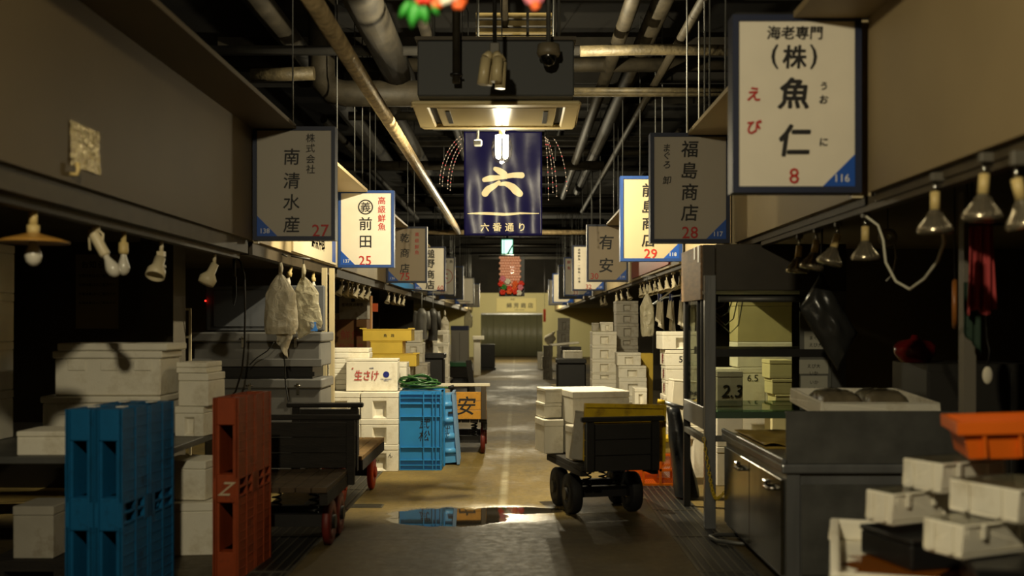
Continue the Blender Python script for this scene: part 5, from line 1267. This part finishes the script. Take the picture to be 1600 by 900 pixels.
m.add(vs, [(j * (n + 1) + i, j * (n + 1) + i + 1, (j + 1) * (n + 1) + i + 1, (j + 1) * (n + 1) + i) for j in range(n) for i in range(n)], True)
obj('cloth', m, M('dull_red_cloth', (172, 62, 62), .85, bump=.3, bs=120), t, solid=.006)
obj('hanging_line', MB().cyl((-w_ * .6, 0, .006), (w_ * .8, 0, .006), .006, 6).cyl((-w_ * .5, 0, .006), (-w_ * .5, 0, HB + .1 - Z(352, d)), .004, 6), BLACK, t)
t = thing('dark_green_cloth', 'dark green cloth hanging just below the red towel', 'cloth', (X(1529, d), d + .06, Z(440, d))); m = MB(); n = 12; vs = []
for j in range(n + 1):
    f = j / n
    for i in range(n + 1):
        u = i / n * 2 - 1; vs.append((u * .047, .012 * math.sin(u * 8), -.29 * f - (.05 * u if f > .8 else 0)))
m.add(vs, [(j * (n + 1) + i, j * (n + 1) + i + 1, (j + 1) * (n + 1) + i + 1, (j + 1) * (n + 1) + i) for j in range(n) for i in range(n)], True)
obj('cloth', m, M('dark_green_cloth', (30, 52, 36), .8), t, solid=.004); obj('hanging_loop', MB().cyl((0, .01, 0), (0, .01, HB + .1 - Z(440, d)), .004, 6), BLACK, t)
d = 5.2
t = thing('round_fan_frame', 'round orange rimmed drum hung edge-on at the right post', 'drum', (X(1492, d), d, Z(475, d))); t.rotation_euler = (0, 0, 1.15)
m = MB(); m.tube([(.11 * math.cos(k * PI / 16), 0, .115 * math.sin(k * PI / 16)) for k in range(32)], .013, 8, True); obj('rim', m, M('amber_rim', (150, 92, 40), .4), t)
m = MB(); m.m = Matrix.Rotation(PI / 2, 4, 'X'); m.lathe([(.001, -.006), (.1, -.006), (.1, .006), (.001, .006)], 28); obj('drum_face', m, M('drum_face', (150, 140, 116), .5, var=.3), t)
obj('hanging_hook', MB().cyl((0, 0, .115), (0, 0, HB + .1 - Z(475, d)), .004, 6), BLACK, t)
t = thing('small_cloth_pouch', 'small pale pouch dangling on a cord below the green cloth', 'pouch', (X(1543, 4.9), 4.9, Z(575, 4.9)))
m = MB(); m.sphere((0, 0, -.035), .036, 10, .7, .4, 1.2); obj('pouch_body', m, CLOTHW, t); obj('hanging_cord', MB().tube([(0, 0, .0), (.01, 0, .08), (-.005, 0, .15), (.0, 0, HB + .1 - Z(575, 4.9))], .004, 6), BLACK, t)
d = 6.1; t = thing('tape_roll', 'white tape roll hanging beside the reflector lamps', 'tape', (X(1387, d), d, Z(371, d))); m = MB(); m.m = Matrix.Rotation(PI / 2, 4, 'X')
m.lathe([(.02, -.02), (.052, -.02), (.052, .02), (.02, .02), (.02, -.02)], 28); obj('roll', m, M('tape_white', (170, 166, 152), .5), t)
obj('loose_end', MB().tube([(.04, 0, -.03), (.05, 0, -.12), (.03, 0, -.22), (-.01, 0, -.26)], .006, 6), MATS['tape_white'], t); obj('hanging_hook', MB().cyl((0, 0, .021), (0, 0, HB + .09 - Z(371, d)), .004, 6), BLACK, t)
d0, d1 = 5.9, 5.0
t = thing('white_cable', 'slack white cable looping between two reflector lamps', 'cable', (0, 0, 0))
cpx = [(1353, 338, 5.9), (1372, 352, 5.9), (1380, 375, 5.85), (1384, 410, 5.8), (1400, 440, 5.7), (1422, 452, 5.5), (1445, 435, 5.3), (1465, 408, 5.15), (1475, 380, 5.05), (1472, 350, 5.0), (1461, 345, 4.98)]
obj('cable_body', MB().tube([(X(a, d * .85), d * .85, Z(b_, d * .85)) for a, b_, d in cpx], .006, 8), M('white_cable'), t)
def cable(label, pts, r=.008, mat=BLACK, name='hanging_cable'):
    t = thing(name, label, 'cable', (0, 0, 0)); obj('cable_body', MB().tube([(X(a, d), d, Z(b_, d)) for a, b_, d in pts], r, 8), mat, t)
cable('long black cable hanging down in front of the grey tubs', [(352, 368, 8.4), (362, 392, 8.4), (376, 410, 8.4), (382, 430, 8.4), (383, 480, 8.5), (382, 540, 8.6), (378, 580, 8.7), (368, 612, 8.8), (355, 625, 9.0)])
cable('thin black cable from the bag tail to the cart', [(442, 548, 8.8), (445, 565, 8.7), (446, 600, 8.6), (452, 632, 8.4)], .006)
cable('thin black cable sagging across the upper grey tub', [(428, 535, 9.0), (418, 548, 9.05), (400, 560, 9.1), (390, 570, 9.1)], .005)
t = thing('hanging_knife', 'steel blade tool hanging from the lamp rail by the black cable', 'tool', (X(366, 8.5), 8.5, Z(395, 8.5))); obj('grip', MB().cyl((0, 0, -.0), (0, 0, -.2), .014, 10), BLACK, t); obj('blade', MB().prism([(-.014, -.2), (.018, -.2), (.018, -.36), (.0, -.44), (-.014, -.41)], -.003, .003), CHROME, t); obj('hanging_cord', MB().cyl((0, 0, 0), (0, 0, HB + .1 - Z(395, 8.5)), .005, 6), BLACK, t)

# boards on the lit part of the left header, foil sheet on the dark part
o = obj('fascia_board', MB().box(LX + .001, LX + .02, 8.97, 11.13, HB + .012, HB + .36), M('cream_board', (226, 214, 182), .5)); tag(o, 'cream board fixed low on the left canopy between signs 27 and 25', 'board')
m = MB(); write(m, '鮮魚仲卸', 0, 0, .2, 0, .03); m.v = [(LX + .0215, 10.1 + x * .85, HB + .19 + z * .85) for x, y, z in m.v]; obj('board_lettering', m, INK, o, fixn=False)
obj('blue_band', MB().box(LX + .0205, LX + .022, 10.85, 11.05, HB + .035, HB + .34), CORNER, o)
o = obj('fascia_board', MB().box(RX - .02, RX - .001, 11.2, 14.8, HB + .03, HB + .26), M('faded_red_board', (150, 60, 40), .5)); tag(o, 'faded red board low on the right canopy past sign 29', 'board')
d = 1.98 * F / (VX - 132)
t = thing('clear_notice_film', 'square of crinkled clear film stuck on the left beige canopy', 'film', (LX + .002, d, Z(232, d)))
m = MB(); n = 16; vs = [(.004 + .012 * noise.noise((i * 1.3, j * 1.3, 1)), -.16 + .32 * i / n, -.1 + .2 * j / n) for j in range(n + 1) for i in range(n + 1)]
m.add(vs, [(j * (n + 1) + i, j * (n + 1) + i + 1, (j + 1) * (n + 1) + i + 1, (j + 1) * (n + 1) + i) for j in range(n) for i in range(n)], True)
obj('film_sheet', m, M('crinkled_film', (190, 176, 130), .2, .55, bump=1, bs=55), t)
o = obj('small_hook', MB().tube([(0, 0, 0), (.03, 0, 0), (.035, 0, .02), (.03, 0, .05)], .01, 8), PARCH); d = 1.98 * F / (VX - 110); at(o, (LX, d, Z(272, d))); tag(o, 'tiny brass hook on the lower edge of the left beige canopy', 'hook')

# shirts / gloves drying on the peg hanger
t = thing('peg_hanger', 'frame hanger with white gloves and cloths pegged on it, right of the aisle', 'hanger', (X(1062, 11.0), 11.0, Z(470, 11.0)))
obj('hanger_frame', MB().tube([(-.27, -.1, -.03), (-.18, -.1, .03), (.0, -.1, .06), (.22, -.1, .06), (.22, .12, .06), (.0, .12, .06), (-.18, .12, .03), (-.27, .12, -.03)], .009, 8, True), M('pale_blue_wire', (180, 190, 200), .35), t)
obj('hook_strap', MB().cyl((.03, 0, .06), (.03, 0, HB - .045 - Z(470, 11.0)), .014, 8), M('blue_cord', (70, 90, 170), .5), t)
obj('guy_cord', MB().tube([(-.25, -.1, -.02), (.03, 0, .2), (.2, -.1, .06)], .005, 6).tube([(-.25, .12, -.02), (.03, 0, .2), (.2, .12, .06)], .005, 6), CLOTHW, t)
for k in range(8):
    x = -.24 + .06 * k; y = (-.1, .12)[k % 2]; l = (.24, .3, .2, .34, .28, .32, .36, .4)[k]
    m = MB(); n = 8; vs = []
    for j in range(n + 1):
        f = j / n
        for i in range(5):
            u = i / 4 * 2 - 1; vs.append((u * (.016 + .02 * f), .015 * math.sin(u * 4 + k + f * 3), -l * f - .02 * u * f))
    m.add(vs, [(j * 5 + i, j * 5 + i + 1, (j + 1) * 5 + i + 1, (j + 1) * 5 + i) for j in range(n) for i in range(4)], True)
    t2 = thing('drying_cloth', ('nearest the aisle', 'second', 'third', 'fourth', 'fifth', 'sixth', 'seventh', 'last')[k] + ' white cloth pegged on the frame hanger', 'cloth', (X(1062, 11.0) + x, 11.0 + y, Z(470, 11.0) + .005), 0, 'cloths pegged on the hanger')
    obj('cloth', m, CLOTHW, t2, solid=.004); obj('hanging_peg', MB().box(-.008, .008, -.009, .009, -.01, .07), M('blue_peg', (40, 50, 110), .4), t2)
bag('shiny grey plastic bag hanging right of the tall foam stack', X(1011, 12.6), 12.6, Z(458, 12.6), Z(458, 12.6) - Z(525, 12.6), .16, .14, CLEARBAG, 21)

# ------------------------------------------------------------------ drain grates along both gutters
GR = M('dark_grate', (86, 82, 70), .45, .4, var=.3); GRB = M('gutter_black', (14, 13, 12), .5)
def grate_mesh(w_, l, nb):
    m = MB(); m.box(-w_ / 2, -w_ / 2 + .02, 0, l, .001, .004).box(w_ / 2 - .02, w_ / 2, 0, l, .001, .004)
    for y in (0, l - .012): m.box(-w_ / 2 + .0205, w_ / 2 - .0205, y, y + .012, .001, .0038)
    for k in range(nb):
        x = -w_ / 2 + .04 + (w_ - .09) * k / (nb - 1); m.box(x, x + .01, .0125, l - .0125, .001, .0038)
    return m
def grates(xc, w_, y0, n, side):
    gm = grate_mesh(w_, .99, 6).mesh('bars', GR); fix(gm)
    for i in range(n):
        nm = ('nearest', 'second', 'third', 'fourth', 'fifth', 'sixth', 'seventh', 'eighth', 'ninth', 'tenth', 'eleventh', 'twelfth')[i]
        t = thing('drain_grate', nm + ' long drain grate in the ' + side + ' floor gutter', 'grate', (xc, y0 + i, 0), 0, 'drain grates in the ' + side + ' gutter')
        obj('bars', gm, GR, t)
    struct('floor_gutter_' + side, MB().box(xc - w_ / 2, xc + w_ / 2, y0, y0 + n, .0003, .0009), GRB)
grates(-1.52, .40, 5.0, 10, 'left'); grates(1.24, .36, 5.0, 10, 'right')
gm = grate_mesh(.16, .26, 5); o = obj('drain_grate', gm, GR); at(o, (-1.07, 8.17, 0), PI / 2); tag(o, 'short cross drain grate beside the puddle', 'grate')

# ------------------------------------------------------------------ boxes and clutter further down the aisle
def colpx(px0, px1, d, dep, ys, where, group, hidden=0, mat=None, labels=None, jit=.006, **k):
    """boxes between the pixel heights ys (top first); hidden = how many boxes carry them down to the floor"""
    zs = [Z(y, d) for y in ys][::-1]; hs = [zs[0] / hidden] * hidden if hidden else []
    hs += [b - a for a, b in zip(zs[:-1], zs[1:])]
    return stack((X(px0, d) + X(px1, d)) / 2, d + dep / 2, (px1 - px0) * d / F, dep, hs, where, group, jit, mat, 0 if hidden else zs[0], **k)
colpx(925, 963, 14.4, .45, (518, 539, 561, 582, 593), 'tallest on the right past the loaded cart', 'foam boxes in the tall right stack', 2)
fbox((X(939, 14.5) + X(958, 14.5)) / 2, 14.6, Z(517.5, 14.4), .17, .24, .13, 'small foam box crowning the tall right stack', None, 0)
fbox((X(929, 14.6) + X(938, 14.6)) / 2 - .02, 14.75, Z(517.5, 14.4), .09, .2, .12, 'narrow grey foam block beside the small crowning box', None, 0, pocket=False, mat=FOAMG)
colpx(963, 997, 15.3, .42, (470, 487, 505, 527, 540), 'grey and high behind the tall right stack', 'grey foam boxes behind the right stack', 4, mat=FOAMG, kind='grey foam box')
fbox((X(965, 13.6) + X(1002, 13.6)) / 2, 13.82, Z(571, 13.6), 37 / F * 13.6, .36, Z(551, 13.6) - Z(571, 13.6), 'lidded foam box on the short stack right of the tall one', None, 0)
colpx(967, 1010, 13.6, .42, (571.5, 590), 'wide base, right of the tall stack', 'foam boxes right of the tall stack', 3)
t = thing('yellow_carton', 'tall yellow carton standing behind the short right foam boxes', 'box', (X(1003, 14.1), 14.3, 0)); obj('body', MB().box(-.16, .16, -.14, .14, 0, 1.05), YFOAM, t, bevel=.004); obj('flap', MB().box(-.16, .16, -.142, -.1405, .7, 1.05), YFOAM, t)
colpx(992, 1011, 11.2, .24, (606, 634), 'with a scrawled mark by the cart corner', 'foam boxes by the loaded cart', 1, jit=.002)
stack(X(950, 12.3), 12.5, .5, .4, [.28, .28], 'low between the loaded cart and the tall stack', 'low foam boxes behind the loaded cart', pocket=True)
stack(X(900, 13.4), 13.6, .3, .34, [.26, .25], 'low beside the aisle past the loaded cart', 'low foam boxes beside the right aisle', mat=FOAMG, kind='grey foam box')
d = 17.0
t = thing('black_bin', 'low black bin at the right aisle edge past the loaded cart', 'bin', (X(893, d), d + .25, 0)); obj('body', MB().box(-.24, .24, -.25, .25, 0, Z(568, d)), BLACK, t, bevel=.02); obj('lid', MB().box(-.25, .25, -.26, .26, Z(568, d) + .001, Z(561, d)), BLACK, t, bevel=.01)
fbox(X(896, d), d + .25, Z(560.5, d), .3, .3, .13, 'white foam box lying on the low black bin', None, .05, pocket=False)
d = 23.0
stack(X(881, d), d + .3, .27, .3, [.25, .25, .28, .27, .27, .28], 'far right with a red stripe', 'far right striped foam boxes', mat=FOAMG, kind='pale foam box')
stack(X(893, 20.6), 20.9, .4, .4, [.5, .5], 'of grey tubs at the far right', 'grey tubs at the far right', mat=GREYT, kind='grey tub', pocket=False, jit=.005)
t = thing('foam_sheet', 'bright white sheet lying across the far right tubs', 'sheet', (X(885, 20.3), 20.6, 1.012)); t.rotation_euler = (0, -.09, .1); obj('sheet', MB().box(-.3, .26, -.15, .2, 0.03, .07), FOAM, t, bevel=.01)
stack(X(856, 27), 27.2, .25, .3, [.3, .3, .3], 'beside the far right aisle edge', 'foam boxes at the far aisle edge', mat=FOAMG, kind='dull foam box')
stack(X(848, 33), 33.3, .3, .3, [.28, .28], 'nearest the strip curtain on the right', 'foam boxes near the strip curtain', kind='white foam box')
t = thing('crumpled_bag', 'cream bag slumped on the far right foam boxes', 'bag', (X(860, 27), 27.2, .901)); m = MB(); m.sphere((0, 0, .16), .16, 12, .9, .7, 1.0); m.v = [(x + .05 * noise.noise((x * 9, y * 9, z * 9)), y, max(0, z + .04 * noise.noise((x * 7, z * 7, 2)))) for x, y, z in m.v]; obj('bag_body', m, CLOTHW, t); obj('tied_neck', MB().tube([(.05, 0, .28), (.12, 0, .36)], [.05, .02], 8), CLOTHW, t)
t = thing('small_bucket', 'small pale bucket on the floor at the right aisle edge', 'bucket', (X(869, 21.0), 20.3, 0)); obj('bucket_body', MB().lathe([(.001, 0), (.1, 0), (.13, .26), (.12, .26), (.092, .012), (.001, .012)], 18), CREAM, t); obj('rim', MB().lathe([(.13, .245), (.14, .25), (.14, .262), (.13, .265)], 18), CREAM, t)
t = thing('red_strip_light', 'thin red hanging strip beside the end wall', 'decoration', (X(851, 40), 40.1, Z(503, 40))); obj('strip', MB().box(-.05, .05, -.01, .01, 0, .5), M('coral_red', (220, 80, 60), .5), t); obj('hanging_cord', MB().cyl((0, 0, .5), (0, 0, 5.2 - Z(503, 40)), .006, 6), BLACK, t)

# left side
d = 14.9
fbox((X(636, d) + X(656, d)) / 2, d + .2, Z(535, d), .2, .36, Z(516, d) - Z(535, d), 'small upper foam box right of the yellow cartons', None, 0, pocket=False)
colpx(630, 660, d, .42, (535.5, 552, 568), 'lower, right of the yellow cartons', 'foam boxes right of the yellow cartons', 3)
colpx(640, 668, 13.2, .4, (567, 586, 604), 'grey and flat behind the hose', 'grey boxes behind the hose', 2, mat=FOAMG, kind='grey foam box', pocket=False)
fbox(X(620, 11.2), 11.3, 0, .22, .3, .28, 'lowest small foam box right of the printed box', None, 0); fbox(X(620, 11.2), 11.3, .281, .22, .3, .28, 'middle small foam box right of the printed box', None, 0); fbox(X(620, 11.2), 11.3, .562, .22, .3, Z(566, 11.2) - .562, 'top small foam box right of the printed box', None, .02)
d = 18.3
colpx(676, 700, d, .45, (516, 536, 552, 570, 590), 'white edged, middle of the left side', 'foam boxes in the middle of the left side', 2)
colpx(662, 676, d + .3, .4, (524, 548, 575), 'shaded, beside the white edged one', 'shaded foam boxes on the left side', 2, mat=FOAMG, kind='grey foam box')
t = thing('black_bin', 'black bin in front of the middle left foam stacks', 'bin', (X(674, 16.4), 16.5, 0)); obj('body', MB().box(-.2, .2, -.2, .2, 0, Z(560, 16.4)), BLACK, t, bevel=.02); obj('rim', MB().box(-.22, .22, -.22, .22, Z(560, 16.4) + .001, Z(552, 16.4)), BLACK, t, bevel=.01)
d = 24.0
t = thing('steel_locker', 'tall grey locker with a dark blue top far on the left', 'locker', (X(718, d), d + .25, 0)); h = Z(516, d); w_ = 27 / F * d
obj('body', MB().box(-w_ / 2, w_ / 2, -.25, .25, 0, h), M('pale_locker', (176, 170, 158), .5), t, bevel=.008); obj('blue_top', MB().box(-w_ / 2 - .005, w_ / 2 + .005, -.255, .25, h + .001, Z(509, d)), M('navy_top', (36, 42, 90), .5), t); obj('door_seam', MB().box(-.004, .004, -.2515, -.2502, .1, h - .05), BLACK, t)
t = thing('green_board_cart', 'dark cart with a green board on top far on the left aisle', 'cart', (X(719, 21.5), 21.5, 0)); w_ = .46
obj('deck', MB().box(-w_ / 2, w_ / 2, -.3, .6, .36, .42), DWOOD, t); obj('side_board', MB().box(-w_ / 2, w_ / 2, -.3, -.27, .4205, .58), DWOOD, t); obj('green_board', MB().box(-w_ / 2 - .02, w_ / 2, -.32, .6, .581, .66), M('green_paint', (30, 90, 50), .5), t)
for s in (-1, 1):
    for y in (-.15, .4):
        wm = wheel_mb(.14, .05); wm.v = [(x + s * .18, y_ + y, z + .14) for x, y_, z in wm.v]; obj('wheel', wm, RUBBER, t)
    obj('axle', MB().box(-.15, .15, (-.15 if s < 0 else .4) - .02, (-.15 if s < 0 else .4) + .02, .12, .3599), BLACK, t)
t = thing('leaning_board', 'dark plank leaning against the far left cart', 'plank', (X(741, 19.6), 19.4, 0)); t.rotation_euler = (0, -.13, 0); obj('plank', MB().box(-.05, .05, -.1, .1, .01, .78), DWOOD, t, bevel=.004)
d = 29
t = thing('white_stand', 'cream pedestal stand near the far left end', 'stand', (X(747, d), d + .2, 0)); obj('top', MB().box(-.16, .16, -.2, .2, Z(531, d), Z(525, d)), FOAM, t, bevel=.01); obj('column', MB().box(-.13, .06, -.16, .16, 0, Z(531.2, d)), FOAM, t, bevel=.01)
d = 32.5
t = thing('black_crate', 'black crate standing alone by the far end of the aisle', 'crate', (X(760, d), d + .3, 0)); w_ = 26 / F * d
m = MB().box(-w_ / 2, w_ / 2, -.3, .3, .08, Z(538, d)); obj('body', m, BLACK, t, bevel=.015); obj('base', MB().box(-w_ / 2 + .03, w_ / 2 + .03, -.28, .3, 0, .079), BLACK, t); obj('lid_band', MB().box(-w_ / 2 - .008, w_ / 2 + .008, -.308, -.3005, .5, .58), BLACK, t)
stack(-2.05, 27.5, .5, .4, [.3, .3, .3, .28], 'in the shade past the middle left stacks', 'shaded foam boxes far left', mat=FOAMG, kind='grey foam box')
stack(-1.95, 36.0, .5, .4, [.3, .3, .3], 'by the last left canopies', 'foam boxes by the last left canopies')
d = 17.2
def coat(px0, px1, py0, py1, d, lab, mat):
    w_ = (px1 - px0) * d / F; h = Z(py0, d) - Z(py1, d); t = thing('hanging_coat', lab, 'coat', ((X(px0, d) + X(px1, d)) / 2, d, Z(py0, d)), 0, 'coats hanging on the left side')
    m = MB(); n, k = 20, 14; vs = []
    for j in range(k + 1):
        f = j / k; pw = .35 + .65 * min(1, f / .15)
        for i in range(n):
            a = 2 * PI * i / n; r_ = pw * (1 + .12 * noise.noise((math.cos(a) * 2, math.sin(a) * 2, f * 4 + px0))); vs.append((w_ / 2 * r_ * math.cos(a), .1 * r_ * math.sin(a), -h * f))
    m.add(vs, [(j * n + i, (j + 1) * n + i, (j + 1) * n + (i + 1) % n, j * n + (i + 1) % n) for j in range(k) for i in range(n)] + [tuple(range(n))], True)
    obj('coat_body', m, mat, t, fixn=False)
    for s in (-1, 1): obj('sleeve', MB().tube([(s * w_ * .38, 0, -h * .1), (s * w_ * .5, .01, -h * .35), (s * w_ * .54, .0, -h * .68)], [.06, .055, .045], 10), mat, t)
    arm((X(px0, d) + X(px1, d)) / 2, d); obj('hanger_hook', MB().tube([(0, 0, -.02), (0, 0, .06), (0, 0, HB - .045 - Z(py0, d))], .008, 6), STEELD, t)
coat(650, 668, 482, 530, 17.2, 'grey rubber coat hanging left of the middle stacks', M('grey_rubber_cloth', (96, 94, 88), .5, bump=.3, bs=12))
coat(669, 684, 482, 532, 17.6, 'dark rubber coat hanging next to the grey one', M('dark_rubber_cloth', (60, 58, 54), .5, bump=.3, bs=12))
bag('small white bag hanging over the middle left stacks', X(695, 19.5), 19.5, Z(494, 19.5), .36, .16, .14, BAG, 31)
bag('pale bag hanging beside the grey locker', X(732, 26), 26.0, Z(486, 26), .42, .2, .16, CLEARBAG, 35)
d = 16.6
t = thing('brown_carton', 'brown printed carton in the stall behind the yellow cartons', 'box', (X(548, d), d + .2, 0)); obj('body', MB().box(-.26, .26, -.2, .2, 0, Z(499, d)), M('kraft_carton', (122, 82, 36), .7, var=.15), t, bevel=.004)
o_ = MB(); write(o_, '鮮魚', 0, 1.28, .17, -.2015, .01); write(o_, '北海道', 0, 1.08, .14, -.2015, .01); obj('red_print', o_, M('dull_red_print', (130, 44, 20), .6), t, fixn=False)
t = thing('white_carton', 'white printed carton on top of the brown carton', 'box', (X(549, d), d + .2, Z(498.5, d))); h = Z(445, d) - Z(498.5, d); obj('body', MB().box(-.2, .26, -.2, .2, 0, h), FOAMG, t, bevel=.004); obj('flap', MB().box(-.2, .26, -.206, -.2005, h * .8, h), FOAMG, t)
lettering(t, [('産地直送鮮魚', .02, h * .42, .06, .014)], -.2015); m = MB().box(.0, .06, -.203, -.2005, h * .5, h * .72); obj('dark_mark', m, INK, t)
t = thing('orange_pole', 'orange pole standing behind the yellow cartons', 'pole', (X(580, 15.2), 15.2, 0)); obj('shaft', MB().cyl((0, 0, .02), (0, 0, Z(462, 15.2)), .018, 10), M('orange_pole_paint', (240, 176, 112), .5), t); obj('orange_flag', MB().box(.02, .1, -.004, .004, Z(487, 15.2), Z(474, 15.2)), M('orange_flag', (220, 90, 20), .5), t); obj('foot', MB().cyl((0, 0, 0), (0, 0, .0195), .1, 14), BLACK, t)
o = obj('fascia_board', MB().box(LX + .001, LX + .03, 15.8, 19.3, HB + .002, HB + .12), M('blue_board', (40, 120, 180), .5)); tag(o, 'blue board along the canopy foot under sign 60', 'board')
t = thing('steel_shelf', 'steel rack with white bins in the stall behind the wire basket', 'rack', (X(565, 17.6) - .3, 17.5, 0)); m = MB()
for x in (-.3, .3):
    for y in (-.15, .15): m.box(x - .015, x + .015, y - .015, y + .015, 0, 1.9)
obj('upright', m, STEELD, t)
for z in (.4, .9, 1.4): obj('shelf', MB().box(-.28, .28, -.13, .13, z, z + .02), STEELD, t)
for k in range(2): fbox(X(565, 17.6) - .45 + .28 * k, 17.5, 1.421, .24, .22, .22, ('left hand', 'right hand')[k] + ' white bin on the steel rack behind the wire basket', 'white bins on the rack', 0, pocket=False)
# dim back-of-stall clutter on the right
t = thing('storage_cabinet', 'dark cabinet at the back of the right stall behind the foam tray', 'cabinet', (3.05, 6.8, 0)); obj('body', MB().box(-.45, .6, -.3, .3, 0, 1.2), M('dark_cabinet', (52, 50, 46), .5), t, bevel=.006); obj('door', MB().box(-.44, .07, -.312, -.3005, .05, 1.15), MATS['dark_cabinet'], t, bevel=.004); obj('door', MB().box(.08, .59, -.312, -.3005, .05, 1.15), MATS['dark_cabinet'], t, bevel=.004)
t = thing('red_bowl', 'dark red lidded pot on the cabinet behind the foam tray', 'pot', (2.62, 6.75, 1.2005)); obj('pot_body', MB().lathe([(.001, 0), (.09, 0), (.13, .06), (.13, .11), (.001, .11)], 22), M('dark_red_enamel', (110, 24, 24), .25), t); obj('lid', MB().lathe([(.13, .111), (.1, .14), (.03, .155), (.02, .18), (.001, .182)], 22), MATS['dark_red_enamel'], t)
t = thing('blue_bottle', 'dark blue bundle against the post at the right edge', 'bundle', (2.55, 4.75, 1.15)); m = MB(); m.sphere((0, 0, .1), .11, 12, .8, .8, 1.1); obj('bundle_body', m, M('deep_blue_cloth', (24, 40, 120), .5, bump=.5, bs=14), t); obj('hanging_cord', MB().cyl((0, 0, .2), (0, 0, HB + .1 - 1.15), .005, 6), BLACK, t)
